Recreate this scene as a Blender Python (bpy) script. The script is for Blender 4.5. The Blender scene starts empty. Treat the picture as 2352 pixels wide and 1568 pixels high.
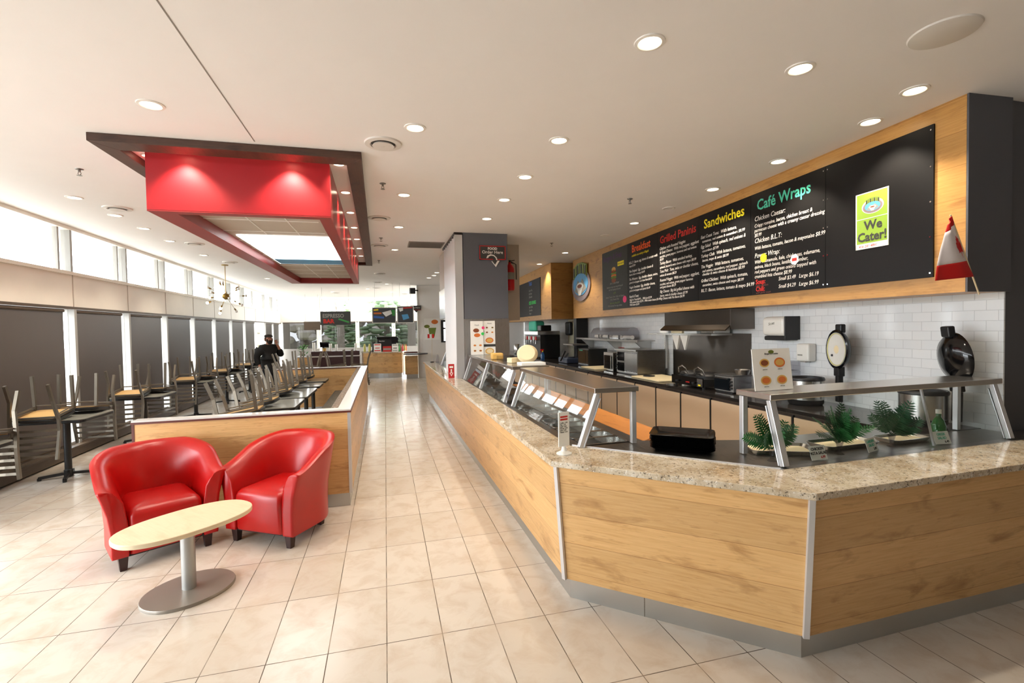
import bpy, bmesh, math, random
from mathutils import Vector, Matrix, Euler
random.seed(7)
PI = math.pi
SC = bpy.context.scene
COL = SC.collection

# ------------------------------------------------------------------ camera
cam_data = bpy.data.cameras.new('camera')
cam = bpy.data.objects.new('camera', cam_data)
COL.objects.link(cam)
cam_data.sensor_width = 36.0
cam_data.lens = 16.898
cam_data.clip_start = 0.05
cam_data.clip_end = 300
YAW, PITCH, ROLL = 0.257841, -0.0281108, -0.0173976
def camera_axes():
    cy, sy, cp, sp = math.cos(YAW), math.sin(YAW), math.cos(PITCH), math.sin(PITCH)
    f = Vector((sy, cy, 0)); r = Vector((cy, -sy, 0)); u = Vector((0, 0, 1))
    f, u = f*cp + u*sp, u*cp - f*sp
    cr, sr = math.cos(ROLL), math.sin(ROLL)
    r, u = r*cr + u*sr, u*cr - r*sr
    return r, u, f
_r, _u, _f = camera_axes()
_m = Matrix((( _r.x, _u.x, -_f.x, 0), (_r.y, _u.y, -_f.y, 0), (_r.z, _u.z, -_f.z, 1.723), (0, 0, 0, 1)))
cam.matrix_world = _m
SC.camera = cam

# ------------------------------------------------------------------ colour management, world, big lights
SC.view_settings.view_transform = 'Standard'
SC.view_settings.look = 'None'
SC.view_settings.gamma = 1.0
SC.view_settings.use_curve_mapping = False
SC.view_settings.exposure = 0.25
WORLD_STRENGTH = 11.0
world = bpy.data.worlds.new('world')
SC.world = world
world.use_nodes = True
_bg = world.node_tree.nodes['Background']
_bg.inputs['Color'].default_value = (0.905, 0.955, 1.0, 1)
_bg.inputs['Strength'].default_value = WORLD_STRENGTH

def portal(name, loc, rot, sx, sy):
    l = bpy.data.lights.new(name, 'AREA')
    l.shape = 'RECTANGLE'; l.size = sx; l.size_y = sy
    l.cycles.is_portal = True
    o = bpy.data.objects.new(name, l); COL.objects.link(o)
    o.location = loc; o.rotation_euler = rot
    return o
# daylight openings: the clerestory and glass along the left side, the far end
portal('daylight_portal', (-4.72, 9.4, 2.96), (0, -PI/2, -0.026), 0.72, 32.0)
portal('daylight_portal', (-4.25, 3.5, 1.1), (0, -PI/2, -0.026), 2.1, 6.4)
portal('daylight_portal', (-1.8, 25.25, 2.1), (-PI/2, 0, 0), 6.0, 2.3)

# ------------------------------------------------------------------ materials
M = {}
def mat(name, color, rough=0.5, metal=0.0, spec=0.5, coat=0.0, emit=None, estr=0.0, trans=0.0, sheen=0.0):
    m = bpy.data.materials.new(name); m.use_nodes = True
    b = m.node_tree.nodes['Principled BSDF']
    b.inputs['Base Color'].default_value = (*color, 1)
    b.inputs['Roughness'].default_value = rough
    b.inputs['Metallic'].default_value = metal
    b.inputs['Specular IOR Level'].default_value = spec
    b.inputs['Coat Weight'].default_value = coat
    b.inputs['Coat Roughness'].default_value = 0.05
    b.inputs['Transmission Weight'].default_value = trans
    if emit:
        b.inputs['Emission Color'].default_value = (*emit, 1)
        b.inputs['Emission Strength'].default_value = estr
    M[name] = m
    return m
def nt(m): return m.node_tree.nodes, m.node_tree.links, m.node_tree.nodes['Principled BSDF']
def uvnode(n):
    t = n.new('ShaderNodeUVMap'); t.uv_map = 'UVMap'; return t.outputs['UV']
def mapping(n, l, src, scale=(1, 1, 1), loc=(0, 0, 0)):
    mp = n.new('ShaderNodeMapping'); l.new(src, mp.inputs['Vector'])
    mp.inputs['Scale'].default_value = scale; mp.inputs['Location'].default_value = loc
    return mp.outputs['Vector']
def noise(n, l, vec, scale, detail=4, rough=0.55, dist=0.0):
    t = n.new('ShaderNodeTexNoise'); l.new(vec, t.inputs['Vector'])
    t.inputs['Scale'].default_value = scale; t.inputs['Detail'].default_value = detail
    t.inputs['Roughness'].default_value = rough; t.inputs['Distortion'].default_value = dist
    return t.outputs['Fac']
def ramp(n, l, fac, stops):
    r = n.new('ShaderNodeValToRGB'); l.new(fac, r.inputs['Fac'])
    e = r.color_ramp.elements
    while len(e) < len(stops): e.new(0.5)
    for i, (p, c) in enumerate(stops):
        e[i].position = p; e[i].color = (*c, 1) if len(c) == 3 else c
    return r.outputs['Color']
def mix(n, l, fac, a, b, mode='MIX'):
    x = n.new('ShaderNodeMix'); x.data_type = 'RGBA'; x.blend_type = mode
    for sock, v in ((x.inputs['Factor'], fac), (x.inputs['A'], a), (x.inputs['B'], b)):
        if hasattr(v, 'is_linked'): l.new(v, sock)
        elif isinstance(v, (int, float)): sock.default_value = v
        else: sock.default_value = (*v, 1)
    return x.outputs['Result']
def bump(n, l, b, h, strength=0.2, dist=0.01):
    x = n.new('ShaderNodeBump'); x.inputs['Strength'].default_value = strength
    x.inputs['Distance'].default_value = dist
    l.new(h, x.inputs['Height']); l.new(x.outputs['Normal'], b.inputs['Normal'])
def srgb(r, g, b):
    f = lambda c: (c/255/12.92) if c <= 10 else ((c/255+0.055)/1.055)**2.4
    return (f(r), f(g), f(b))

def wood(name, light, mid, dark, plank=0.2, rough=0.33, grain=1.0):
    m = mat(name, mid, rough); n, l, b = nt(m); uv = uvnode(n)
    g1 = noise(n, l, mapping(n, l, uv, (1.8*grain, 42, 1)), 2.2, 6, 0.62, 0.5)
    g2 = noise(n, l, mapping(n, l, uv, (1.5, 4.6, 1), (3, 1, 0)), 2.0, 5, 0.6, 0.5)
    c = ramp(n, l, g1, [(0.3, mid), (0.62, light)])
    c = mix(n, l, ramp(n, l, g2, [(0.54, (0, 0, 0)), (0.74, (0.8, 0.8, 0.8))]), c, dark)
    g3 = noise(n, l, mapping(n, l, uv, (5, 40, 1), (7, 2, 0)), 2.0, 2, 0.5)
    c = mix(n, l, ramp(n, l, g3, [(0.62, (0, 0, 0)), (0.75, (0.4, 0.4, 0.4))]), c, dark)
    br = n.new('ShaderNodeTexBrick'); l.new(mapping(n, l, uv, (1, 1, 1), (110, 2.5 if plank > 1 else 0, 0)), br.inputs['Vector'])
    br.offset = 0.0; br.inputs['Scale'].default_value = 1.0
    br.inputs['Brick Width'].default_value = 220; br.inputs['Row Height'].default_value = plank
    br.inputs['Mortar Size'].default_value = 0.0016; br.inputs['Mortar Smooth'].default_value = 0.3
    br.inputs['Color1'].default_value = (0.9, 0.9, 0.9, 1); br.inputs['Color2'].default_value = (1.08, 1.08, 1.08, 1)
    br.inputs['Mortar'].default_value = (0.55, 0.45, 0.35, 1)
    c = mix(n, l, 1.0, c, br.outputs['Color'], 'MULTIPLY')
    l.new(c, b.inputs['Base Color'])
    bump(n, l, b, g1, 0.08, 0.002)
    return m
wood('oak', srgb(216, 174, 118), srgb(202, 156, 98), srgb(152, 106, 58), 0.19, 0.34)
wood('oak_bulkhead', srgb(196, 148, 84), srgb(180, 130, 68), srgb(136, 90, 44), 0.235, 0.36)
wood('oak_ledge', srgb(205, 135, 66), srgb(190, 120, 55), srgb(150, 90, 40), 5.0, 0.4)
wood('dark_wood', srgb(84, 56, 42), srgb(68, 44, 33), srgb(44, 27, 20), 5.0, 0.5)
wood('brown_sill', srgb(88, 72, 55), srgb(74, 60, 46), srgb(54, 42, 32), 5.0, 0.5)
wood('maple', srgb(234, 216, 182), srgb(228, 208, 172), srgb(218, 194, 156), 5.0, 0.35)
mat('red_trim_wood', srgb(92, 40, 30), 0.35)
mat('cap_laminate', srgb(214, 212, 208), 0.14)
mat('ply', srgb(205, 165, 105), 0.5)

def floor_mat():
    m = mat('floor_tile', srgb(214, 202, 186), 0.2); n, l, b = nt(m)
    tc = n.new('ShaderNodeTexCoord'); v = tc.outputs['Object']
    br = n.new('ShaderNodeTexBrick'); l.new(v, br.inputs['Vector'])
    br.offset = 0.0; br.squash = 1.0
    br.inputs['Scale'].default_value = 1.0
    br.inputs['Brick Width'].default_value = 0.305; br.inputs['Row Height'].default_value = 0.61
    br.inputs['Mortar Size'].default_value = 0.0027; br.inputs['Mortar Smooth'].default_value = 0.1
    br.inputs['Color1'].default_value = (*srgb(212, 203, 191), 1); br.inputs['Color2'].default_value = (*srgb(202, 192, 178), 1)
    br.inputs['Mortar'].default_value = (*srgb(84, 72, 58), 1)
    n1 = noise(n, l, v, 5.5, 8, 0.62, 0.5)
    c = mix(n, l, ramp(n, l, n1, [(0.45, (0, 0, 0)), (0.72, (0.7, 0.7, 0.7))]), br.outputs['Color'], srgb(186, 166, 144))
    n2 = noise(n, l, v, 2.3, 4, 0.6, 0.3)
    c = mix(n, l, ramp(n, l, n2, [(0.5, (0, 0, 0)), (0.75, (0.5, 0.5, 0.5))]), c, srgb(204, 192, 178))
    l.new(c, b.inputs['Base Color'])
    r = n.new('ShaderNodeMapRange'); l.new(br.outputs['Fac'], r.inputs['Value'])
    r.inputs['To Min'].default_value = 0.2; r.inputs['To Max'].default_value = 0.8
    l.new(r.outputs['Result'], b.inputs['Roughness'])
    inv = n.new('ShaderNodeMath'); inv.operation = 'SUBTRACT'; inv.inputs[0].default_value = 1; l.new(br.outputs['Fac'], inv.inputs[1])
    bump(n, l, b, inv.outputs[0], 0.5, 0.002)
floor_mat()

def subway():
    m = mat('subway_tile', srgb(236, 238, 238), 0.08); n, l, b = nt(m); uv = uvnode(n)
    br = n.new('ShaderNodeTexBrick'); l.new(uv, br.inputs['Vector'])
    br.offset = 0.5; br.inputs['Scale'].default_value = 1
    br.inputs['Brick Width'].default_value = 0.155; br.inputs['Row Height'].default_value = 0.078
    br.inputs['Mortar Size'].default_value = 0.0025; br.inputs['Mortar Smooth'].default_value = 0.4
    br.inputs['Color1'].default_value = (*srgb(238, 240, 240), 1); br.inputs['Color2'].default_value = (*srgb(230, 233, 234), 1)
    br.inputs['Mortar'].default_value = (*srgb(214, 216, 217), 1)
    l.new(br.outputs['Color'], b.inputs['Base Color'])
    inv = n.new('ShaderNodeMath'); inv.operation = 'SUBTRACT'; inv.inputs[0].default_value = 1; l.new(br.outputs['Fac'], inv.inputs[1])
    bump(n, l, b, inv.outputs[0], 0.5, 0.003)
subway()

def granite():
    m = mat('granite', srgb(196, 176, 144), 0.07); n, l, b = nt(m)
    tc = n.new('ShaderNodeTexCoord'); v = tc.outputs['Object']
    n1 = noise(n, l, v, 7, 5, 0.6, 0.5)
    c = ramp(n, l, n1, [(0.32, srgb(176, 154, 124)), (0.5, srgb(202, 186, 160)), (0.68, srgb(220, 208, 188))])
    n3 = noise(n, l, mapping(n, l, v, (1, 1, 1), (9, 5, 3)), 60, 4, 0.7, 0.4)
    c = mix(n, l, ramp(n, l, n3, [(0.56, (0, 0, 0)), (0.66, (0.9, 0.9, 0.9))]), c, srgb(236, 230, 220))
    n2 = noise(n, l, mapping(n, l, v, (1, 1, 1), (4, 2, 1)), 62, 5, 0.72, 0.6)
    c = mix(n, l, ramp(n, l, n2, [(0.565, (0, 0, 0)), (0.61, (0.85, 0.85, 0.85))]), c, srgb(78, 66, 56))
    n4 = noise(n, l, mapping(n, l, v, (1, 2.2, 1), (1, 7, 3)), 18, 4, 0.7, 1.0)
    c = mix(n, l, ramp(n, l, n4, [(0.63, (0, 0, 0)), (0.7, (0.75, 0.75, 0.75))]), c, srgb(96, 78, 62))
    l.new(c, b.inputs['Base Color'])
granite()

def steel(name, col, rough, sx=1, sy=60):
    m = mat(name, col, rough, 1.0); n, l, b = nt(m); uv = uvnode(n)
    g = noise(n, l, mapping(n, l, uv, (sx, sy, 1)), 6, 3, 0.6)
    r = n.new('ShaderNodeMapRange'); l.new(g, r.inputs['Value'])
    r.inputs['To Min'].default_value = rough*0.85; r.inputs['To Max'].default_value = rough*1.2
    l.new(r.outputs['Result'], b.inputs['Roughness'])
    return m
steel('steel', srgb(198, 196, 192), 0.24)
steel('steel_dark', srgb(150, 146, 140), 0.28)
steel('hood_steel', srgb(84, 76, 68), 0.36)
steel('splash_steel', srgb(112, 106, 100), 0.3)
steel('kick_steel', srgb(196, 198, 198), 0.3)
steel('steel_vert', srgb(205, 205, 206), 0.28, 60, 1)
mat('chair_metal', srgb(118, 110, 98), 0.36, 0.8)
mat('alu', srgb(216, 217, 220), 0.32, 0.6)
mat('alu_white', srgb(232, 232, 232), 0.4, 0.0)
mat('chrome', srgb(225, 225, 225), 0.08, 1.0)
mat('silver_paint', srgb(170, 170, 168), 0.35, 0.6)
mat('base_grey', srgb(146, 137, 126), 0.36, 0.35)
mat('brass', srgb(150, 120, 60), 0.3, 0.9)

def leather():
    m = mat('red_leather', srgb(176, 10, 10), 0.3); n, l, b = nt(m)
    tc = n.new('ShaderNodeTexCoord')
    g = noise(n, l, tc.outputs['Object'], 260, 3, 0.6)
    g2 = noise(n, l, tc.outputs['Object'], 3.0, 3, 0.6)
    c = ramp(n, l, g2, [(0.3, srgb(164, 8, 8)), (0.7, srgb(182, 13, 11))])
    l.new(c, b.inputs['Base Color'])
    bump(n, l, b, g, 0.06, 0.001)
leather()
mat('dark_leg', srgb(48, 22, 18), 0.4)
def paint(name, col, rough=0.6, amt=0.04):
    m = mat(name, col, rough); n, l, b = nt(m)
    tc = n.new('ShaderNodeTexCoord')
    g = noise(n, l, tc.outputs['Object'], 1.6, 4, 0.6)
    d = tuple(c*(1-amt) for c in col)
    l.new(ramp(n, l, g, [(0.35, d), (0.65, col)]), b.inputs['Base Color'])
    g2 = noise(n, l, tc.outputs['Object'], 180, 2, 0.5)
    bump(n, l, b, g2, 0.05, 0.001)
    return m
paint('ceiling_white', srgb(246, 243, 240), 0.75, 0.02)
paint('white_paint', srgb(240, 236, 230), 0.55)
paint('panel_cream', srgb(246, 240, 228), 0.5)
paint('wall_grey', srgb(98, 100, 107), 0.6)
paint('wall_charcoal', srgb(84, 84, 88), 0.6)
paint('bright_red', srgb(176, 20, 30), 0.5, 0.05)
paint('deep_red', srgb(150, 36, 34), 0.4, 0.05)
paint('beige_paint', srgb(196, 184, 170), 0.6)
paint('taupe', srgb(150, 135, 118), 0.6)
paint('knee_grey', srgb(150, 145, 138), 0.7)
paint('cream_door', srgb(236, 228, 196), 0.5)
mat('cabinet_beige', srgb(214, 186, 154), 0.45)
mat('cabinet_gap', srgb(60, 44, 34), 0.6)
mat('black_stone', srgb(40, 36, 34), 0.12)
mat('black_gloss', srgb(14, 14, 15), 0.12)
mat('black_plastic', srgb(24, 24, 26), 0.38)
mat('black_iron', srgb(26, 25, 25), 0.45)
mat('black_matte', srgb(20, 20, 21), 0.7)
mat('dark_screen', srgb(22, 26, 30), 0.12)
mat('white_plastic', srgb(238, 236, 228), 0.28)
mat('white_card', srgb(245, 245, 240), 0.6)
mat('cream', srgb(246, 228, 186), 0.5)
mat('paper', srgb(250, 248, 242), 0.7)
mat('table_laminate', srgb(150, 150, 140), 0.22)
mat('mullion_grey', srgb(158, 156, 150), 0.45)
mat('seat_vinyl', srgb(30, 28, 27), 0.42)
mat('board_black', srgb(18, 17, 17), 0.45, spec=0.25)
mat('board_grey', srgb(58, 58, 54), 0.5, spec=0.25)
mat('burgundy', srgb(58, 30, 34), 0.4)
mat('glow_warm', (1, 0.9, 0.74), 0.5, emit=(1.0, 0.86, 0.62), estr=9.0)
mat('glow_panel', (1, 1, 1), 0.5, emit=(0.97, 0.99, 1.0), estr=3.2)
mat('ring_white', srgb(240, 236, 228), 0.4)
mat('vent_white', srgb(225, 220, 212), 0.5)
mat('vent_dark', srgb(70, 66, 62), 0.6)
mat('red_gloss', srgb(168, 22, 26), 0.3)
mat('grille_grey', srgb(140, 134, 126), 0.5)
mat('skin', srgb(196, 138, 112), 0.5)
mat('coat_black', srgb(22, 23, 24), 0.75)
mat('trousers_dark', srgb(34, 34, 40), 0.8)
mat('hair_dark', srgb(38, 26, 20), 0.7)
mat('cap_brown', srgb(50, 44, 38), 0.8)
mat('fern', srgb(38, 96, 48), 0.45)
mat('fern_dark', srgb(26, 72, 42), 0.45)
mat('leaf', srgb(60, 130, 48), 0.5)
mat('red_plastic', srgb(196, 18, 28), 0.3)
mat('red_sign', srgb(190, 36, 34), 0.4)
mat('flag_red', srgb(214, 24, 22), 0.7)
mat('flag_white', srgb(248, 238, 236), 0.7)
mat('stick_wood', srgb(212, 190, 150), 0.6)
mat('lime', srgb(142, 176, 58), 0.6)
mat('lime_dark', srgb(120, 140, 60), 0.55)
mat('ink', srgb(60, 60, 58), 0.6)
mat('ink_black', srgb(18, 18, 18), 0.6)
mat('ink_white', srgb(238, 232, 224), 0.6)
mat('ink_red', srgb(206, 44, 36), 0.6)
mat('ink_yellow', srgb(250, 226, 30), 0.6)
mat('ink_orange', srgb(240, 92, 30), 0.6)
mat('ink_teal', srgb(78, 196, 164), 0.6)
mat('ink_purple', srgb(70, 36, 84), 0.6)
mat('ink_green', srgb(60, 150, 70), 0.6)
mat('ink_blue', srgb(60, 110, 190), 0.6)
mat('ink_grey', srgb(150, 148, 140), 0.6)
mat('ink_dim', srgb(104, 62, 56), 0.6)
mat('pink', srgb(246, 70, 130), 0.6)
mat('neon_green', srgb(50, 210, 90), 0.6)
mat('sky_blue', srgb(92, 166, 216), 0.5)
mat('olive', srgb(112, 122, 46), 0.5)
mat('mauve_grey', srgb(138, 122, 124), 0.5)
mat('food_orange', srgb(222, 120, 52), 0.6)
mat('food_gold', srgb(226, 180, 96), 0.6)
mat('food_brown', srgb(140, 74, 40), 0.6)
mat('food_green', srgb(104, 150, 60), 0.6)
mat('spray_blue', srgb(40, 90, 150), 0.2, trans=0.3)
mat('bottle_green', srgb(60, 150, 70), 0.08, trans=0.6)
mat('butter', srgb(206, 200, 110), 0.4)
mat('navy_print', srgb(52, 62, 84), 0.4)
mat('grey_print', srgb(72, 76, 80), 0.35)
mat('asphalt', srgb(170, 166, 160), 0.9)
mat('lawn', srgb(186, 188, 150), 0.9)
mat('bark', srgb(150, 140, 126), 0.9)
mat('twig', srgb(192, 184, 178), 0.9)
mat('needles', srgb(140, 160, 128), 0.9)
mat('concrete', srgb(170, 166, 158), 0.9)

def patterned(name, a, b_, sc):
    m = mat(name, a, 0.7); n, l, b = nt(m); uv = uvnode(n)
    g = noise(n, l, uv, sc, 5, 0.7, 1.0)
    l.new(ramp(n, l, g, [(0.42, a), (0.6, b_)]), b.inputs['Base Color'])
patterned('bench_back', srgb(74, 60, 50), srgb(150, 132, 112), 60)
patterned('bench_seat', srgb(92, 86, 74), srgb(128, 122, 108), 40)

def fabric_blind():
    m = mat('blind_fabric', srgb(64, 58, 54), 0.6); n, l, b = nt(m); uv = uvnode(n)
    w = n.new('ShaderNodeTexWave'); l.new(mapping(n, l, uv, (1, 60, 1)), w.inputs['Vector']); w.bands_direction = 'Y'
    w.inputs['Scale'].default_value = 2.0
    l.new(ramp(n, l, w.outputs['Fac'], [(0, srgb(76, 69, 64)), (1, srgb(88, 80, 74))]), b.inputs['Base Color'])
    b.inputs['Specular IOR Level'].default_value = 0.35
    b.inputs['Roughness'].default_value = 0.42
fabric_blind()

def glass(name, tint, gloss=0.06, rough=0.0):
    m = bpy.data.materials.new(name); m.use_nodes = True
    n, l = m.node_tree.nodes, m.node_tree.links
    n.clear()
    out = n.new('ShaderNodeOutputMaterial'); mx = n.new('ShaderNodeMixShader')
    tr = n.new('ShaderNodeBsdfTransparent'); tr.inputs['Color'].default_value = (*tint, 1)
    gl = n.new('ShaderNodeBsdfGlossy'); gl.inputs['Roughness'].default_value = rough
    fr = n.new('ShaderNodeFresnel'); fr.inputs['IOR'].default_value = 1.45
    ge = n.new('ShaderNodeNewGeometry'); mt = n.new('ShaderNodeMath'); mt.operation = 'SUBTRACT'; mt.inputs[0].default_value = 1.0
    l.new(ge.outputs['Backfacing'], mt.inputs[1])
    mu = n.new('ShaderNodeMath'); mu.operation = 'MULTIPLY'; l.new(fr.outputs['Fac'], mu.inputs[0]); l.new(mt.outputs[0], mu.inputs[1])
    l.new(mu.outputs[0], mx.inputs['Fac'])
    l.new(tr.outputs['BSDF'], mx.inputs[1]); l.new(gl.outputs['BSDF'], mx.inputs[2])
    l.new(mx.outputs['Shader'], out.inputs['Surface'])
    M[name] = m
glass('clear_glass', (0.985, 0.99, 0.99))
glass('tinted_glass', (0.27, 0.27, 0.27))
glass('guard_glass', (0.93, 0.95, 0.94))
glass('clear_plastic', (0.8, 0.8, 0.82), rough=0.1)

# ------------------------------------------------------------------ mesh builder
def wmat(o):
    m = o.matrix_basis.copy()
    while o.parent is not None:
        o = o.parent; m = o.matrix_basis @ m
    return m
class MB:
    def __init__(s, xf=None):
        s.v = []; s.f = []; s.xf = xf or Matrix.Identity(4)
    def add(s, vs, fs):
        k = len(s.v); s.v += [Vector(p) for p in vs]; s.f += [tuple(i+k for i in f) for f in fs]; return s
    def box(s, x0, x1, y0, y1, z0, z1):
        vs = [(x, y, z) for x in (x0, x1) for y in (y0, y1) for z in (z0, z1)]
        return s.add(vs, [(0, 1, 3, 2), (4, 6, 7, 5), (0, 4, 5, 1), (2, 3, 7, 6), (0, 2, 6, 4), (1, 5, 7, 3)])
    def obox(s, c, size, rot=(0, 0, 0)):
        R = Euler(rot).to_matrix(); c = Vector(c)
        vs = [c + R @ Vector((sx*size[0]/2, sy*size[1]/2, sz*size[2]/2)) for sx in (-1, 1) for sy in (-1, 1) for sz in (-1, 1)]
        return s.add(vs, [(0, 1, 3, 2), (4, 6, 7, 5), (0, 4, 5, 1), (2, 3, 7, 6), (0, 2, 6, 4), (1, 5, 7, 3)])
    def loft(s, rings, cap=True, closed=False):
        n = len(rings[0]); k = len(s.v)
        vs = [p for r in rings for p in r]; fs = []
        R = len(rings)
        for i in range(R if closed else R-1):
            for j in range(n):
                a = i*n+j; b = i*n+(j+1) % n; c = ((i+1) % R)*n+(j+1) % n; d = ((i+1) % R)*n+j
                fs.append((a, b, c, d))
        if cap and not closed:
            fs.append(tuple(range(n-1, -1, -1))); fs.append(tuple((R-1)*n+j for j in range(n)))
        return s.add(vs, fs)
    def bar(s, p, q, w, h, up=(0, 0, 1)):
        p, q = Vector(p), Vector(q); d = (q-p).normalized(); u = Vector(up)
        a = d.cross(u)
        if a.length < 1e-4: a = d.cross(Vector((1, 0, 0)))
        a.normalize(); b = a.cross(d).normalized()
        ring = lambda c: [c-a*w/2-b*h/2, c+a*w/2-b*h/2, c+a*w/2+b*h/2, c-a*w/2+b*h/2]
        return s.loft([ring(p), ring(q)])
    def path_bar(s, pts, w, h, up=(0, 1, 0)):
        pts = [Vector(p) for p in pts]; rings = []
        for i, p in enumerate(pts):
            d = (pts[min(i+1, len(pts)-1)]-pts[max(i-1, 0)]).normalized()
            a = Vector(up).normalized(); b = a.cross(d).normalized()
            rings.append([p-a*w/2-b*h/2, p+a*w/2-b*h/2, p+a*w/2+b*h/2, p-a*w/2+b*h/2])
        return s.loft(rings)
    def tube(s, pts, r, seg=8, cap=True):
        pts = [Vector(p) for p in pts]
        rs = r if isinstance(r, (list, tuple)) else [r]*len(pts)
        rings = []; a = None
        for i, p in enumerate(pts):
            d = (pts[min(i+1, len(pts)-1)]-pts[max(i-1, 0)]).normalized()
            if a is None:
                a = d.cross(Vector((0, 0, 1)))
                if a.length < 1e-3: a = d.cross(Vector((1, 0, 0)))
            a = (a - d*a.dot(d)).normalized(); b = d.cross(a)
            rings.append([p+(a*math.cos(t)+b*math.sin(t))*rs[i] for t in [2*PI*j/seg for j in range(seg)]])
        return s.loft(rings, cap)
    def lathe(s, prof, c=(0, 0, 0), seg=24, sx=1.0, sy=1.0, cap=True):
        c = Vector(c)
        rings = [[c+Vector((r*math.cos(2*PI*j/seg)*sx, r*math.sin(2*PI*j/seg)*sy, z)) for j in range(seg)] for r, z in prof]
        return s.loft(rings, cap)
    def prism(s, poly, z0, z1):
        return s.loft([[Vector((x, y, z0)) for x, y in poly], [Vector((x, y, z1)) for x, y in poly]])
    def ell(s, c, r, seg=16, rings=10):
        prof = [(math.sin(PI*i/rings), -math.cos(PI*i/rings)) for i in range(rings+1)]
        prof[0] = (0.02, -1); prof[-1] = (0.02, 1); c = Vector(c)
        return s.loft([[c+Vector((a*math.cos(2*PI*j/seg)*r[0], a*math.sin(2*PI*j/seg)*r[1], z*r[2])) for j in range(seg)] for a, z in prof])
    def build(s, name, m, parent=None, w=False, bevel=0, seg=2, smooth=False, angle=40, sub=0, mods=None):
        vs = [s.xf @ v for v in s.v]
        me = bpy.data.meshes.new(name)
        me.from_pydata([tuple(v) for v in vs], [], s.f)
        bm = bmesh.new(); bm.from_mesh(me)
        bmesh.ops.recalc_face_normals(bm, faces=bm.faces[:])
        uvl = bm.loops.layers.uv.new('UVMap')
        for f in bm.faces:
            n = f.normal
            if abs(n.z) < 0.75:
                t = Vector((0, 0, 1)).cross(n).normalized()
                if abs(t.x) > abs(t.y): t = t if t.x > 0 else -t
                else: t = t if t.y > 0 else -t
                for lp in f.loops: lp[uvl].uv = (lp.vert.co.dot(t), lp.vert.co.z)
            else:
                for lp in f.loops: lp[uvl].uv = (lp.vert.co.y, lp.vert.co.x)
        org = Vector((0, 0, 0))
        if parent is not None and w:
            bm.transform(wmat(parent).inverted())
        elif parent is None:
            xs = [v.co for v in bm.verts]
            org = Vector(((min(p.x for p in xs)+max(p.x for p in xs))/2, (min(p.y for p in xs)+max(p.y for p in xs))/2, min(p.z for p in xs)))
            bm.transform(Matrix.Translation(-org))
        bm.to_mesh(me); bm.free()
        if m: me.materials.append(M[m])
        if smooth:
            for p in me.polygons: p.use_smooth = True
            if not sub: me.set_sharp_from_angle(angle=math.radians(angle))
        o = bpy.data.objects.new(name, me); COL.objects.link(o)
        if parent is not None: o.parent = parent
        else: o.location = org
        if bevel:
            b = o.modifiers.new('bevel', 'BEVEL'); b.width = bevel; b.segments = seg; b.limit_method = 'ANGLE'; b.angle_limit = math.radians(35)
        if sub:
            b = o.modifiers.new('subsurf', 'SUBSURF'); b.levels = sub; b.render_levels = sub
        return o

def thing(name, label, cat, loc=(0, 0, 0), rz=0.0, group=None):
    o = bpy.data.objects.new(name, None); COL.objects.link(o)
    o.empty_display_size = 0.1
    o.location = loc; o.rotation_euler = (0, 0, rz)
    o.matrix_basis = Matrix.Translation(Vector(loc)) @ Matrix.Rotation(rz, 4, 'Z')
    o['label'] = label; o['category'] = cat
    if group: o['group'] = group
    return o
def tag(o, label, cat, group=None, kind=None):
    o['label'] = label; o['category'] = cat
    if group: o['group'] = group
    if kind: o['kind'] = kind
    return o
def struct(o, label=None):
    o['kind'] = 'structure'
    if label: o['label'] = label
    return o
def lab(o, label): o['label'] = label; return o
def copy_tree(o, label=None, parent=None):
    c = o.copy(); COL.objects.link(c)
    if parent is not None: c.parent = parent
    if label: c['label'] = label
    for ch in [x for x in o.children]:
        copy_tree(ch, None, c)
    return c
def place(o, loc, rz=0.0, flip=False):
    R = Matrix.Rotation(rz, 4, 'Z')
    if flip: R = R @ Matrix.Rotation(PI, 4, 'X')
    o.matrix_basis = Matrix.Translation(Vector(loc)) @ R
    return o
def frame(origin, x_axis, normal):
    """text or picture frame on a wall: x to the reader's right, y up, z out of the wall"""
    x = Vector(x_axis).normalized(); n = Vector(normal).normalized(); y = n.cross(x).normalized()
    o = Vector(origin)
    return Matrix(((x.x, y.x, n.x, o.x), (x.y, y.y, n.y, o.y), (x.z, y.z, n.z, o.z), (0, 0, 0, 1)))
def text(name, body, size, fr, x, y, m, parent, align='LEFT', shear=0.0, bold=0.0, z=0.0015, spacing=1.0, line=1.0, rot=0.0, sx=1.0):
    c = bpy.data.curves.new(name, 'FONT'); c.body = body; c.size = size; c.align_x = align
    c.shear = shear; c.offset = bold; c.extrude = 0.0006; c.space_character = spacing; c.space_line = line
    c.resolution_u = 2
    tmp = bpy.data.objects.new(name, c); COL.objects.link(tmp)
    me = bpy.data.meshes.new_from_object(tmp)
    bpy.data.objects.remove(tmp); bpy.data.curves.remove(c)
    me.name = name; me.materials.clear(); me.materials.append(M[m])
    o = bpy.data.objects.new(name, me); COL.objects.link(o)
    o.parent = parent
    W = fr @ Matrix.Translation((x, y, z)) @ Matrix.Rotation(rot, 4, 'Z') @ Matrix.Diagonal((sx, 1, 1, 1))
    o.matrix_basis = (wmat(parent).inverted() @ W) if parent is not None else W
    return o
def plate(name, fr, x0, x1, y0, y1, z0, z1, m, parent, bevel=0):
    return MB(fr).box(x0, x1, y0, y1, z0, z1).build(name, m, parent, w=True, bevel=bevel)
def shape(name, fr, pts, z0, z1, m, parent):
    return MB(fr).prism(pts, z0, z1).build(name, m, parent, w=True)
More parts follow.
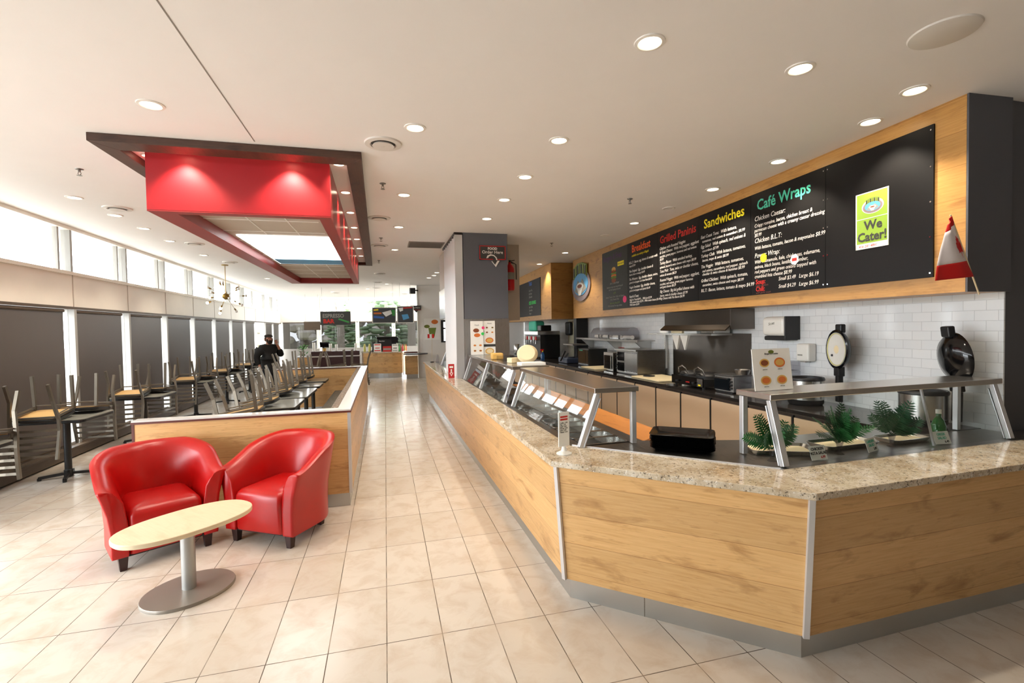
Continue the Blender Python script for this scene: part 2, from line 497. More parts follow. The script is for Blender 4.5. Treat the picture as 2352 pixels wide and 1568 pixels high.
def oval(cx, cy, rx, ry, n=28, a0=0, a1=2*PI, rot=0.0):
    k = n if abs(a1-a0) > 6.28 else n+1
    out = []
    for j in range(k):
        a = a0+(a1-a0)*j/n
        px, py = rx*math.cos(a), ry*math.sin(a)
        out.append((cx+px*math.cos(rot)-py*math.sin(rot), cy+px*math.sin(rot)+py*math.cos(rot)))
    return out
def rrect(x0, x1, y0, y1, r, n=4):
    out = []
    for cx, cy, a in ((x1-r, y1-r, 0), (x0+r, y1-r, PI/2), (x0+r, y0+r, PI), (x1-r, y0+r, 1.5*PI)):
        for j in range(n+1):
            t = a+PI/2*j/n
            out.append((cx+r*math.cos(t), cy+r*math.sin(t)))
    return out
def offset_line(pts, d):
    """offset an open polyline to its left by d (mitred)"""
    P = [Vector(p).to_2d() for p in pts]; out = []
    for i, p in enumerate(P):
        ns = []
        if i > 0: t = (p-P[i-1]).normalized(); ns.append(Vector((-t.y, t.x)))
        if i < len(P)-1: t = (P[i+1]-p).normalized(); ns.append(Vector((-t.y, t.x)))
        n = sum(ns, Vector((0, 0))).normalized()
        k = d / max(0.3, n.dot(ns[0]))
        q = p+n*k; out.append((q.x, q.y))
    return out

# ================================================================== SETTING
CEIL = 3.3
fl = MB().box(-5.6, 7.2, -6.0, 25.2, -0.12, 0.0)
f_ob = fl.build('floor', 'floor_tile')
# the tile grid starts from the joint crossing in front of the camera
_d = Vector((-0.031, 2.696, 0)) - f_ob.location
f_ob.data.transform(Matrix.Translation(-_d)); f_ob.location = f_ob.location + _d
struct(f_ob)
struct(MB().box(-5.6, 7.2, -6.0, 25.2, CEIL, CEIL+0.15).build('ceiling', 'ceiling_white'))
struct(MB().box(-1.008, -1.0, -5.8, 4.42, CEIL-0.002, CEIL).build('trim_1', 'grille_grey'))

# ---- left side: glazed wall of regular bays
WL = Matrix.Translation((-4.34, 7, 0)) @ Matrix.Rotation(0.026, 4, 'Z')
MUL = [1.41+1.64*k for k in range(-8, 11)]
wl = MB(WL)
wl.box(-0.14, 0.0, -12.9, 18.0, 2.14, 2.60)
wl.box(-0.14, 0.03, -12.9, 18.0, 2.60, 2.645)
wl.box(-0.14, 0.015, -12.9, 18.0, 3.25, CEIL)
wl.box(-0.14, -0.02, -12.9, 18.0, 0.0, 0.14)
wl.box(-0.14, -0.005, -12.9, -6.8, 0.14, 2.14)  # solid panel added behind the camera to block daylight from the low bays
struct(wl.build('wall_left', 'panel_cream'))
tr = MB(WL)
for s in MUL:
    tr.box(0.0, 0.006, s-0.008, s+0.008, 2.14, 2.6)
struct(tr.build('trim_2', 'beige_paint'))
struct(MB(WL).box(-0.14, 0.02, -12.9, 18.0, 2.105, 2.14).build('trim_3', 'brown_sill'))
bb = MB(WL).box(-0.02, 0.11, -12.9, 12.85, 0.13, 0.155)
bb.box(-0.02, 0.09, -12.9, 12.85, 0.02, 0.13)
struct(bb.build('baseboard_left', 'brown_sill', bevel=0.004))
DOORBAY = 7+MUL[15]-7
wn = 0
for k in range(len(MUL)-1):
    s0, s1 = MUL[k], MUL[k+1]
    e_loc = WL @ Vector((0, s0, 0.14))
    if k == 15:                                         # the glass door near the far corner
        d = thing('door_1', 'white framed glass door in the window wall', 'door', e_loc); del d['category']; struct(d)
        fr = MB(WL)
        fr.box(-0.10, 0.02, s0-0.03, s0+0.10, 0.0, 2.105); fr.box(-0.10, 0.02, s1-0.42, s1-0.28, 0.0, 2.105)
        fr.box(-0.10, 0.02, s0+0.10, s1-0.42, 1.98, 2.105); fr.box(-0.10, 0.02, s0+0.10, s1-0.42, 0.0, 0.2)
        fr.build('door_frame', 'white_paint', d, w=True)
        MB(WL).box(-0.05, -0.042, s0+0.10, s1-0.42, 0.2, 1.98).build('glass', 'clear_glass', d, w=True)
        MB(WL).box(-0.05, -0.042, s1-0.28, s1-0.03, 0.14, 2.105).build('side_glass', 'clear_glass', d, w=True)
        MB(WL).box(-0.05, -0.042, s0+0.03, s1-0.03, 2.645, 3.25).build('upper_glass', 'clear_glass', d, w=True)
        MB(WL).bar((0.05, s0+0.18, 0.9), (0.05, s0+0.18, 1.2), 0.02, 0.02).build('handle', 'alu', d, w=True)
        continue
    wn += 1
    wdw = bpy.data.objects.new('window_%d' % wn, None); COL.objects.link(wdw)
    wdw.location = e_loc; wdw.matrix_basis = Matrix.Translation(e_loc)
    struct(wdw)
    fr = MB(WL)
    fr.box(-0.11, 0.02, s0-0.03, s0+0.03, 0.14, 2.105)
    fr.box(-0.11, 0.0, s0-0.025, s0+0.025, 2.645, 3.25)
    fr.box(-0.09, -0.02, s0+0.03, s1-0.03, 0.14, 0.19)
    fr.box(-0.09, -0.03, s1-0.26, s1-0.22, 2.645, 3.25)
    fr.build('frame', 'mullion_grey', wdw, w=True)
    if s1 > -6.7: MB(WL).box(-0.06, -0.052, s0+0.03, s1-0.03, 0.19, 2.105).build('glass', 'clear_glass', wdw, w=True)
    MB(WL).box(-0.06, -0.052, s0+0.025, s1-0.025, 2.645, 3.25).build('upper_glass', 'clear_glass', wdw, w=True)

# ---- far end: back wall with a band of tinted glass, a header and a bright strip above
YB = 25.0
wb = MB().box(-5.1, 6.0, YB, YB+0.15, 0, 0.87).box(-5.1, 6.0, YB, YB+0.15, 2.17, 2.58).box(-5.1, 6.0, YB, YB+0.15, 3.2, CEIL)
struct(wb.build('wall_back', 'white_paint'))
struct(MB().box(-4.8, 1.64, YB-0.04, YB, 0.0, 0.9).build('trim_4', 'knee_grey'))
struct(MB().box(-4.8, 1.64, YB-0.03, YB, 2.13, 2.17).build('trim_5', 'brown_sill'))
XB = [-4.8, -3.12, -1.32, 0.42, 2.2, 4.0, 6.0]
for i in range(len(XB)-1):
    wn += 1
    wdw = bpy.data.objects.new('window_%d' % wn, None); COL.objects.link(wdw)
    wdw.matrix_basis = Matrix.Translation((XB[i], YB, 0.87)); struct(wdw)
    x0, x1 = XB[i], XB[i+1]
    fr = MB().box(x0-0.09, x0-0.02, YB-0.05, YB+0.12, 0.87, 2.17).box(x0+0.02, x0+0.09, YB-0.05, YB+0.12, 0.87, 2.17)
    fr.box(x0-0.03, x0+0.03, YB, YB+0.12, 2.58, 3.2)
    fr.build('frame', 'white_plastic', wdw, w=True)
    MB().box(x0+0.09, x1-0.09, YB+0.05, YB+0.058, 0.87, 2.17).build('glass', 'tinted_glass', wdw, w=True)
    MB().box(x0+0.03, x1-0.03, YB+0.05, YB+0.058, 2.58, 3.2).build('upper_glass', 'clear_glass', wdw, w=True)

# ---- wall behind the camera, and the right side
struct(MB().box(-4.2, 7.2, -6.0, -5.85, 0, CEIL).build('wall_front', 'taupe'))  # unseen, left solid and dark to cut light on the right counter face
struct(MB().box(7.05, 7.2, -5.85, 2.45, 0, CEIL).build('wall_right', 'taupe'))  # unseen, toned dark to cut light bounced onto the counter
struct(MB().box(4.365, 7.2, 2.468, 2.62, 0, CEIL).build('wall_charcoal', 'wall_charcoal'))
# kitchen wall (white subway tile); K runs along it, off comes out towards the aisle
UK = Vector((0.04936, 0.99878, 0)); NK = Vector((-0.99878, 0.04936, 0))
def kframe(o):
    return Matrix(((UK.x, NK.x, 0, o[0]), (UK.y, NK.y, 0, o[1]), (0, 0, 1, 0), (0, 0, 0, 1)))
KW = kframe((4.352, 2.449)); KB = kframe((3.962, 2.468)); KB2 = kframe((3.953, 11.148))
def kw(s, off, z): return KW @ Vector((s, off, z))
struct(MB(KW).box(0.2, 15.0, -0.15, 0.0, 0, CEIL).box(0.02, 0.2, -0.012, 0.0, 0, CEIL).build('wall_kitchen', 'subway_tile'))
struct(MB(KB).box(0.0, 8.3, -0.385, 0.0, 1.923, CEIL).build('wall_menu_bulkhead', 'oak_bulkhead'))
struct(MB(KB).box(-0.014, -0.001, -0.4, 0.0, 1.923, CEIL).build('trim_6', 'wall_charcoal'))
struct(MB(KB2).box(0.0, 5.8, -0.75, 0.0, 1.923, CEIL).build('wall_far_bulkhead', 'oak_bulkhead'))
struct(MB(KW).box(8.98, 9.75, 0.002, 0.04, 0.0, 1.92).build('door_2', 'cream_door'))
struct(MB(KW).box(8.86, 8.97, 0.002, 0.1, 0.0, 1.92).build('trim_7', 'brown_sill'))
struct(MB(KW).box(8.36, 8.56, 0.02, 0.30, 0.0, CEIL).build('trim_8', 'black_plastic'))
# white end wall beside the espresso counter
struct(MB().box(1.16, 5.1, 17.45, 17.6, 0, CEIL).build('wall_espresso', 'white_paint'))
struct(MB().box(1.12, 1.16, 17.42, 17.62, 0, CEIL).build('trim_9', 'white_plastic'))
# pillar standing in the counter: grey paint above, sheet steel below
pl = bpy.data.objects.new('pillar', None); COL.objects.link(pl)
pl.matrix_basis = Matrix.Translation((1.65, 8.6, 0)); struct(pl, 'grey painted square pillar rising from the serving counter')
MB().box(1.27, 2.02, 7.86, 9.5, 1.885, CEIL).build('shaft', 'wall_grey', pl, w=True)
MB().box(1.262, 2.028, 7.852, 9.5, 0.0, 1.885).build('steel_cladding', 'steel_vert', pl, w=True)
# ceiling boxes behind the pillar
struct(MB().box(2.16, 2.5, 8.85, 9.6, 1.87, CEIL).build('wall_duct', 'beige_paint'))
struct(MB().box(1.19, 2.1, 9.6, 10.65, 2.55, CEIL).build('wall_soffit', 'beige_paint'))

# ---- outdoors seen through the far glass
struct(MB().box(-60, 60, -40, 90, -0.4, -0.2).build('ground', 'asphalt'))
def tree_bare(x, y, h, label):
    t = thing('bare_tree', label, 'tree', (x, y, -0.2))
    tk = MB()
    tk.tube([(0, 0, 0), (0.05, 0, h*0.3), (-0.05, 0.05, h*0.6), (0, 0, h)], [h*0.035, h*0.028, h*0.02, h*0.006], 8)
    tk.tube([(0.02, 0, h*0.22), (-0.35, 0.1, h*0.45), (-0.6, 0.1, h*0.8)], [h*0.024, h*0.016, h*0.005], 8)
    tk.build('trunk', 'bark', t, smooth=True)
    br = MB(); rnd = random.Random(int(x*10)+99)
    for i in range(60):
        z0 = h*rnd.uniform(0.3, 0.95); a = rnd.uniform(0, 2*PI); L = h*rnd.uniform(0.12, 0.3)
        p = Vector((0, 0, z0)); q = p+Vector((math.cos(a)*L*0.6, math.sin(a)*L*0.6, L*0.5)); r2 = q+Vector((math.cos(a+0.5)*L*0.4, math.sin(a+0.5)*L*0.4, L*0.4))
        br.tube([p, q, r2], [0.035, 0.022, 0.008], 5)
    br.build('branches', 'twig', t)
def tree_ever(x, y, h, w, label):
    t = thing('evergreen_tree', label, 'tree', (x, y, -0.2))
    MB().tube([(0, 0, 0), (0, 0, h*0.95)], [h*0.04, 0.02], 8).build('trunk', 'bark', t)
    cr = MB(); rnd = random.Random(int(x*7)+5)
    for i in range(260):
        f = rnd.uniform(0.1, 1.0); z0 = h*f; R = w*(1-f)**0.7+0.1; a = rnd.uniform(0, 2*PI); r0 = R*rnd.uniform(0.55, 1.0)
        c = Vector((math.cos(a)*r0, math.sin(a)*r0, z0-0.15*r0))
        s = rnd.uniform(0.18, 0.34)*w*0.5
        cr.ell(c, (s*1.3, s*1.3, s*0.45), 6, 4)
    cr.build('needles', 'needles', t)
tree_bare(-2.9, 34, 8.0, 'forked bare tree seen through the far window left of the black sign')
tree_bare(-6.6, 36, 7.5, 'bare tree seen through the far window beside the corner')
tree_bare(1.7, 33, 8.5, 'thick bare trunk behind the coffee machine outside the far glass')
tree_ever(0.15, 38, 7.5, 2.2, 'green evergreen tree seen through the far glass right of the black sign')
tree_ever(-3.6, 44, 5.0, 1.6, 'small evergreen beyond the forked bare tree')
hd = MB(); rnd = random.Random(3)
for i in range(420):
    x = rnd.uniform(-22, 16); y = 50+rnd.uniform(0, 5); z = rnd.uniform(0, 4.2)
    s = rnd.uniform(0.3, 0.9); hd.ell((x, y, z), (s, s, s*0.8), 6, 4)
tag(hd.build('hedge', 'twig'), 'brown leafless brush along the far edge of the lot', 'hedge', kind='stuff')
struct(MB().box(-40, 40, 37, 60, -0.2, -0.12).build('lawn', 'lawn'))

# roller blinds, one in each bay that has one
BLIND = {6: 'the bay cut off by the left photo edge', 7: 'the first bay, behind the nearest whole table',
         8: 'second bay from the left', 9: 'third bay from the left', 10: 'fourth bay from the left',
         11: 'fifth bay from the left', 12: 'sixth bay from the left', 13: 'seventh bay from the left', 14: 'last bay before the glass door',
         16: 'first bay beyond the glass door', 17: 'bay in the far corner beyond the door'}
for k, where in BLIND.items():
    s0, s1 = MUL[k]+0.035, MUL[k+1]-0.235
    b = thing('roller_blind', 'dark grey mesh roller blind in '+where, 'blind', WL @ Vector((0, s0, 0.17)), group='roller blinds on the window wall')
    MB(WL).box(-0.016, -0.012, s0, s1, 0.185, 2.08).build('fabric', 'blind_fabric', b, w=True)
    MB(WL).tube([(-0.014, s0, 2.075), (-0.014, s1, 2.075)], 0.024, 12).build('roller', 'brown_sill', b, w=True, smooth=True)
    MB(WL).box(-0.022, -0.006, s0, s1, 0.17, 0.19).build('hem_bar', 'brown_sill', b, w=True)

# ================================================================== CEILING THINGS
def lamp(name, loc, energy, size=100, blend=0.6, color=(1, 0.88, 0.72), parent=None, radius=0.04, rot=(0, 0, 0)):
    l = bpy.data.lights.new(name, 'SPOT'); l.energy = energy; l.spot_size = math.radians(size); l.spot_blend = blend
    l.color = color; l.shadow_soft_size = radius
    o = bpy.data.objects.new(name, l); COL.objects.link(o)
    o.matrix_basis = Matrix.Translation(loc) @ Euler(rot).to_matrix().to_4x4()
    if parent is not None:
        o.parent = parent; o.matrix_basis = parent.matrix_basis.inverted() @ o.matrix_basis
    return o
_dl = None
def downlight(x, y, label, group, energy=34, z=CEIL, lit=True, r=0.062, size=105):
    global _dl
    t = thing('downlight', label, 'downlight', (x, y, z), group=group)
    if _dl is None:
        MB().lathe([(0.085, 0), (0.083, -0.006), (0.066, -0.009), (0.060, -0.004), (0.060, 0)], seg=28).build('trim_ring', 'ring_white', t, smooth=True)
        MB().lathe([(0.001, -0.0055), (0.0585, -0.0055), (0.0585, -0.001), (0.001, -0.001)], seg=24).build('lens', 'glow_warm', t)
        _dl = t
    else:
        for ch in list(_dl.children):
            if ch.type == 'MESH': copy_tree(ch, None, t)
    if r != 0.062:
        for ch in t.children: ch.scale = (r/0.062, r/0.062, 1)
    if not lit:
        for ch in t.children:
            if ch.name.startswith('lens'):
                ch.data = ch.data.copy(); ch.data.materials[0] = M['ring_white']
    elif energy:
        lamp('bulb', (x, y, z-0.03), energy, size, parent=t)
G1 = 'downlights along the aisle'
for x, y, lb in ((0.265, 3.86, 'recessed downlight over the aisle, nearest the camera, left of the round vent'),
                 (0.253, 5.79, 'recessed downlight over the aisle just beyond the first round vent'),
                 (0.243, 7.6, 'recessed downlight over the aisle beyond the second sprinkler from the front'),
                 (0.226, 9.75, 'recessed downlight over the aisle left of the square return grille')):
    downlight(x, y, lb, G1)
G2 = 'downlights over the serving counter'
for x, y, lb in ((1.464, 2.43, 'largest recessed downlight, topmost in the photo, over the counter'),
                 (1.459, 3.86, 'recessed downlight second in the row over the counter'),
                 (1.455, 4.86, 'recessed downlight third in the row over the counter'),
                 (1.456, 5.77, 'recessed downlight fourth in the row over the counter'),
                 (1.453, 6.81, 'recessed downlight just in front of the grey pillar'),
                 (2.528, 2.463, 'recessed downlight right of the topmost one, over the salad case'),
                 (3.542, 2.513, 'recessed downlight nearest the charcoal end of the menu bulkhead')):
    downlight(x, y, lb, G2)
G3 = 'downlights washing the menu bulkhead'
NTH = ['first', 'second', 'third', 'fourth', 'fifth', 'sixth', 'seventh', 'eighth', 'ninth', 'tenth']
for i, (x, y, on) in enumerate(((3.74, 2.981, 1), (3.742, 3.9, 1), (3.735, 4.86, 1), (3.74, 5.77, 0), (3.74, 6.69, 1), (3.738, 7.7, 0), (3.736, 9.61, 1), (3.75, 11.41, 1))):
    downlight(x, y, ('recessed downlight washing the menu wall, %s from the right' if on else 'unlit recessed downlight by the menu wall, %s from the right') % NTH[i], G3, energy=80, lit=bool(on))
G4 = 'downlights along the window side'
for i, (x, y) in enumerate(((-3.395, 6.62), (-3.40, 7.5), (-3.43, 8.35), (-3.49, 9.4), (-3.5, 11.0))):
    downlight(x, y, 'recessed downlight near the window wall, %s from the front' % NTH[i], G4, energy=60)
downlight(-1.519, 3.864, 'recessed downlight alone in front of the red soffit', 'downlights in front of the soffit')
G5 = 'small downlights over the far espresso area'
for i, (x, y) in enumerate(((1.425, 14.2), (1.432, 13.5), (1.338, 14.9), (0.1, 17.0), (-0.6, 19.0), (0.3, 20.5), (-2.0, 20.5), (-3.3, 15.5))):
    downlight(x, y, 'small downlight over the far area, %s' % (['middle one of three ahead of the white wall', 'nearest of three ahead of the white wall', 'farthest of three ahead of the white wall'][i] if i < 3 else ['above the curved counter', 'above the espresso queue', 'behind the hanging screens', 'above the back windows', 'above the far window tables'][i-3]), G5, energy=14)

# round supply vents
_rv = None
def round_vent(x, y, label):
    global _rv
    t = thing('ceiling_vent', label, 'vent', (x, y, CEIL), group='round ceiling vents')
    if _rv is None:
        MB().lathe([(0.155, 0), (0.15, -0.012), (0.108, -0.016), (0.1, 0)], seg=32).build('flange', 'vent_white', t, smooth=True)
        MB().lathe([(0.001, -0.004), (0.1, -0.004), (0.1, -0.001), (0.001, -0.001)], seg=32).build('throat', 'vent_dark', t)
        for r in (0.09, 0.065, 0.04):
            MB().lathe([(r, -0.026), (r-0.008, -0.014), (r-0.011, -0.014), (r-0.006, -0.026)], seg=28).build('cone', 'vent_white', t, smooth=True)
        MB().lathe([(0.001, -0.03), (0.016, -0.026), (0.016, -0.006), (0.001, -0.006)], seg=14).build('hub', 'vent_white', t)
        _rv = t
    else:
        for ch in list(_rv.children): copy_tree(ch, None, t)
for x, y, lb in ((0.023, 4.24, 'large round white ceiling vent over the aisle, nearest the camera'), (-3.186, 7.085, 'round ceiling vent left of the red soffit'),
                 (-0.04, 7.035, 'round ceiling vent right of the middle of the soffit'), (-3.191, 9.61, 'second round ceiling vent left of the soffit'),
                 (-0.058, 9.29, 'round ceiling vent near the far end of the soffit'), (-0.1, 13.9, 'round ceiling vent beyond the soffit over the aisle'),
                 (-0.2, 16.4, 'round ceiling vent over the end of the aisle'), (-0.25, 18.6, 'round ceiling vent ahead of the hanging screens'),
                 (-3.3, 12.0, 'round ceiling vent beside the starburst lamp'), (-1.9, 21.0, 'round ceiling vent above the black espresso sign'), (0.9, 21.5, 'round ceiling vent at the far right beyond the screens')):
    round_vent(x, y, lb)
g = thing('return_grille', 'square grey return air grille in the ceiling left of the pillar', 'grille', (0.77, 9.1, CEIL))
MB().box(-0.32, 0.32, -0.3, -0.28, -0.012, 0).box(-0.32, 0.32, 0.28, 0.3, -0.012, 0).box(-0.32, -0.3, -0.28, 0.28, -0.012, 0).box(0.3, 0.32, -0.28, 0.28, -0.012, 0).build('frame', 'grille_grey', g)
MB().box(-0.3, 0.3, -0.28, 0.28, -0.003, -0.001).build('backing', 'vent_dark', g)
sl = MB()
for i in range(22): sl.obox((0, -0.265+i*0.0253, -0.008), (0.6, 0.016, 0.003), (0.5, 0, 0))
sl.build('louvre', 'grille_grey', g)
_sp = None
for x, y, lb in ((-2.765, 5.49, 'ceiling sprinkler at the left of the red soffit'), (0.014, 5.39, 'ceiling sprinkler over the aisle just past the first vent'),
                 (2.976, 5.43, 'ceiling sprinkler above the kitchen right of the pillar'), (3.058, 8.56, 'small ceiling sprinkler above the far kitchen'),
                 (-0.029, 8.55, 'ceiling sprinkler between two vents beside the soffit'), (-0.098, 11.3, 'ceiling sprinkler at the far corner of the soffit')):
    t = thing('sprinkler', lb, 'sprinkler', (x, y, CEIL), group='ceiling sprinklers')
    if _sp is None:
        MB().lathe([(0.034, 0), (0.032, -0.006), (0.012, -0.01), (0.001, -0.01)], seg=16).build('cover_plate', 'steel_dark', t, smooth=True)
        MB().tube([(0, 0, -0.008), (0, 0, -0.03)], 0.011, 10).build('body', 'steel_dark', t)
        MB().tube([(-0.008, 0, -0.03), (-0.013, 0, -0.045), (0, 0, -0.06)], 0.003, 6).tube([(0.008, 0, -0.03), (0.013, 0, -0.045), (0, 0, -0.06)], 0.003, 6).build('yoke', 'steel_dark', t)
        MB().lathe([(0.001, -0.058), (0.022, -0.06), (0.022, -0.063), (0.001, -0.063)], seg=12).build('deflector', 'steel_dark', t)
        _sp = t
    else:
        for ch in list(_sp.children): copy_tree(ch, None, t)
t = thing('ceiling_speaker', 'flat round white speaker cover cut by the top edge of the photo', 'speaker', (3.0, 1.98, CEIL))
MB().lathe([(0.16, 0), (0.155, -0.008), (0.14, -0.012), (0.001, -0.014)], seg=36).build('cover', 'vent_white', t, smooth=True)

# ---- the red dropped box inside its dark wood frame
fr = thing('soffit_frame', 'dark stained wood frame around the red dropped ceiling box', 'ceiling frame', (-1.2, 8.1, 3.24))
X0, X1, Y0, Y1 = -2.205, -0.165, 4.48, 11.78
WF = 0.138; YN = 4.672
for nm, pts in (('near_board', [(X0, Y0), (X1, Y0), (X1-WF, YN), (X0+WF, YN)]),
                ('right_board', [(X1, Y0), (X1-0.085, Y1), (X1-0.085-WF, Y1-WF), (X1-WF, YN)]),
                ('far_board', [(X1-0.085, Y1), (X0, Y1), (X0+WF, Y1-WF), (X1-0.085-WF, Y1-WF)]),
                ('left_board', [(X0, Y1), (X0, Y0), (X0+WF, YN), (X0+WF, Y1-WF)])):
    MB().prism(pts, 3.235, CEIL-0.001).build(nm, 'dark_wood', fr, w=True, bevel=0.003)
bx = thing('dropped_ceiling_box', 'bright red box hanging from the ceiling with a recessed light grid', 'ceiling box', (-1.2, 8.2, 2.8))
BX0, BX1, BX1B, BY0, BY1, BZ = -1.97, -0.47, -0.55, 4.86, 11.6, 2.805
T = 0.06
MB().box(BX0, BX1, BY0, BY0+T, BZ+0.002, CEIL-0.002).build('near_face', 'bright_red', bx, w=True)
MB().prism([(BX1, BY0+T), (BX1B, BY1), (BX1B-T, BY1), (BX1-T, BY0+T)], BZ+0.002, CEIL-0.002).build('right_face', 'red_gloss', bx, w=True)
MB().box(BX0, BX0+T, BY0+T, BY1, BZ+0.002, CEIL-0.002).build('left_face', 'bright_red', bx, w=True)
MB().box(BX0+T, BX1B-T, BY1-T, BY1, BZ+0.002, CEIL-0.002).build('far_face', 'bright_red', bx, w=True)
rim = MB()
rx0, rx1, rx1b, ry0, ry1 = BX0+0.2, BX1-0.11, BX1B-0.11, BY0+0.1, BY1-0.16
for pts in ([(BX0, BY0), (BX1, BY0), (rx1, ry0), (rx0, ry0)], [(BX1, BY0), (BX1B, BY1), (rx1b, ry1), (rx1, ry0)],
            [(BX1B, BY1), (BX0, BY1), (rx0, ry1), (rx1b, ry1)], [(BX0, BY1), (BX0, BY0), (rx0, ry0), (rx0, ry1)]):
    rim.prism(pts, BZ-0.012, BZ)
rim.build('bottom_rim', 'deep_red', bx, w=True)
inn = MB()
inn.box(rx0-0.02, rx0, ry0-0.02, ry1, BZ+0.001, BZ+0.1).box(rx0, rx1, ry0-0.02, ry0, BZ+0.001, BZ+0.1).box(rx0, rx1b, ry1, ry1+0.02, BZ+0.001, BZ+0.1)
inn.prism([(rx1, ry0), (rx1b, ry1), (rx1b+0.02, ry1), (rx1+0.02, ry0)], BZ+0.001, BZ+0.1)
inn.build('inner_lip', 'deep_red', bx, w=True)
MB().prism([(rx0, ry0), (rx1, ry0), (rx1b, ry1), (rx0, ry1)], BZ+0.10, BZ+0.12).build('grid_ceiling', 'beige_paint', bx, w=True)
ys = [ry0+0.02+0.62*i for i in range(11)]
for y in ys: MB().box(rx0, rx1b-0.01, y-0.012, y+0.012, BZ+0.0945, BZ+0.1).build('grid_bar', 'white_paint', bx, w=True)
for x in (-1.35, -0.98):
    for ya, yb in ((ry0, 6.38), (9.1, ry1)): MB().box(x-0.006, x+0.006, ya, yb, BZ+0.0955, BZ+0.1).build('grid_bar', 'white_paint', bx, w=True)
for i in range(4):
    y0 = 6.45+0.65*i
    MB().box(-1.70, -0.645, y0, y0+0.60, BZ+0.085, BZ+0.093).build('light_panel', 'glow_panel', bx, w=True)
MB().box(-1.69, -0.655, 8.42, 8.98, BZ+0.083, BZ+0.0845).build('sky_print', 'sky_blue', bx, w=True)
ring = 'small lamps in the gap around the red box'
for i in range(7):
    downlight(-0.385-0.011*i, 4.84+0.968*i, 'small lamp in the right gap of the soffit, %s from the front' % NTH[i], ring, energy=30, r=0.046, size=90)
for i, x in enumerate((-1.66, -0.80)):
    downlight(x, 4.748, 'small lamp behind the near frame board washing the red face, %s' % ('left one' if i == 0 else 'right one'), ring, energy=45, r=0.05, size=110)
for i in range(4):
    downlight(-2.0+0.005, 4.95+1.9*i, 'small lamp in the left gap of the soffit, %s from the front' % NTH[i], ring, energy=30, r=0.03, size=90)

# ---- starburst chandelier by the windows
ch = thing('starburst_chandelier', 'brass starburst chandelier with many bulbs hanging by the windows', 'chandelier', (-3.55, 12.5, CEIL))
MB().lathe([(0.07, 0), (0.07, -0.02), (0.001, -0.025)], seg=20).build('canopy', 'brass', ch)
MB().tube([(0, 0, -0.02), (0, 0, -0.66)], 0.008, 8).build('rod', 'brass', ch)
MB().ell((0, 0, -0.73), (0.075, 0.075, 0.075), 18, 12).build('hub', 'brass', ch, smooth=True)
rnd = random.Random(11)
dirs = []
for i in range(18):
    z = 1-2*(i+0.5)/18; a = i*2.39996; r = math.sqrt(1-z*z); dirs.append(Vector((r*math.cos(a), r*math.sin(a), z)))
for d in dirs:
    if d.z > 0.85: continue
    c = Vector((0, 0, -0.73))
    am = MB().tube([c+d*0.06, c+d*0.34], 0.004, 6).build('arm', 'brass', ch)
    MB().tube([c+d*0.33, c+d*0.38], [0.016, 0.018], 8).build('socket', 'brass', am)
    bl = MB(); q = c+d*0.41; bl.ell(q, (0.03, 0.03, 0.03), 10, 8); bl.build('bulb', 'glow_warm' if d.z < 0 and d.x < 0.3 else 'white_plastic', am, smooth=True)

# ================================================================== SERVING COUNTER
KICK = [(5.6, 2.06), (2.032, 1.976), (1.103, 2.833), (1.055, 12.4)]      # kick line, walked right to left; outside is to the left
def off(d): return offset_line(KICK, d)
def wall_strip(mb, a, b, za, zb, t=0.018):
    """sloping panel between polyline a (bottom) and b (top), thickness inwards"""
sc = thing('service_counter', 'long angled serving counter faced with honey oak planks above a steel kick plate', 'counter', (1.5, 3.0, 0))
lo, hi, ki = off(0.042), off(0.098), KICK
lo_i, hi_i = off(0.024), off(0.08)
for i, nm in ((0, 'front_panel'), (1, 'front_panel'), (2, 'front_panel')):
    m = MB(); z0, z1 = 0.138, 0.862
    ring = lambda p, q, z: [Vector((*p, z)), Vector((*q, z))]
    a0, a1, b0, b1 = Vector((*lo[i], z0)), Vector((*lo[i+1], z0)), Vector((*hi[i], z1)), Vector((*hi[i+1], z1))
    c0, c1, d0, d1 = Vector((*lo_i[i], z0)), Vector((*lo_i[i+1], z0)), Vector((*hi_i[i], z1)), Vector((*hi_i[i+1], z1))
    m.add([a0, a1, b0, b1, c0, c1, d0, d1], [(0, 1, 3, 2), (4, 6, 7, 5), (0, 4, 5, 1), (2, 3, 7, 6), (0, 2, 6, 4), (1, 5, 7, 3)])
    m.build(nm, 'oak', sc, w=True)
ki2 = off(-0.02)
for i in range(3):
    m = MB()
    p, q = KICK[i], KICK[i+1]; r, s_ = ki2[i], ki2[i+1]
    m.prism([p, q, s_, r], 0.0, 0.136).build('kick_plate', 'kick_steel', sc, w=True)
mm = MB(); mid = (Vector(KICK[1])*0.37+Vector(KICK[2])*0.63)
mm.obox((mid.x-0.0005, mid.y-0.0006, 0.068), (0.004, 0.003, 0.134), (0, 0, math.atan2(0.857, -0.929))).build('kick_joint', 'steel_dark', sc, w=True)
for i in (1, 2):
    m = MB(); a, b = Vector((*off(0.046)[i], 0.135)), Vector((*off(0.102)[i], 0.864))
    nn = Vector((-0.4, -0.9, 0)) if i == 1 else Vector((-0.92, -0.38, 0))
    m.bar(a, b, 0.03, 0.018, up=nn).build('corner_trim', 'alu', sc, w=True, bevel=0.002)
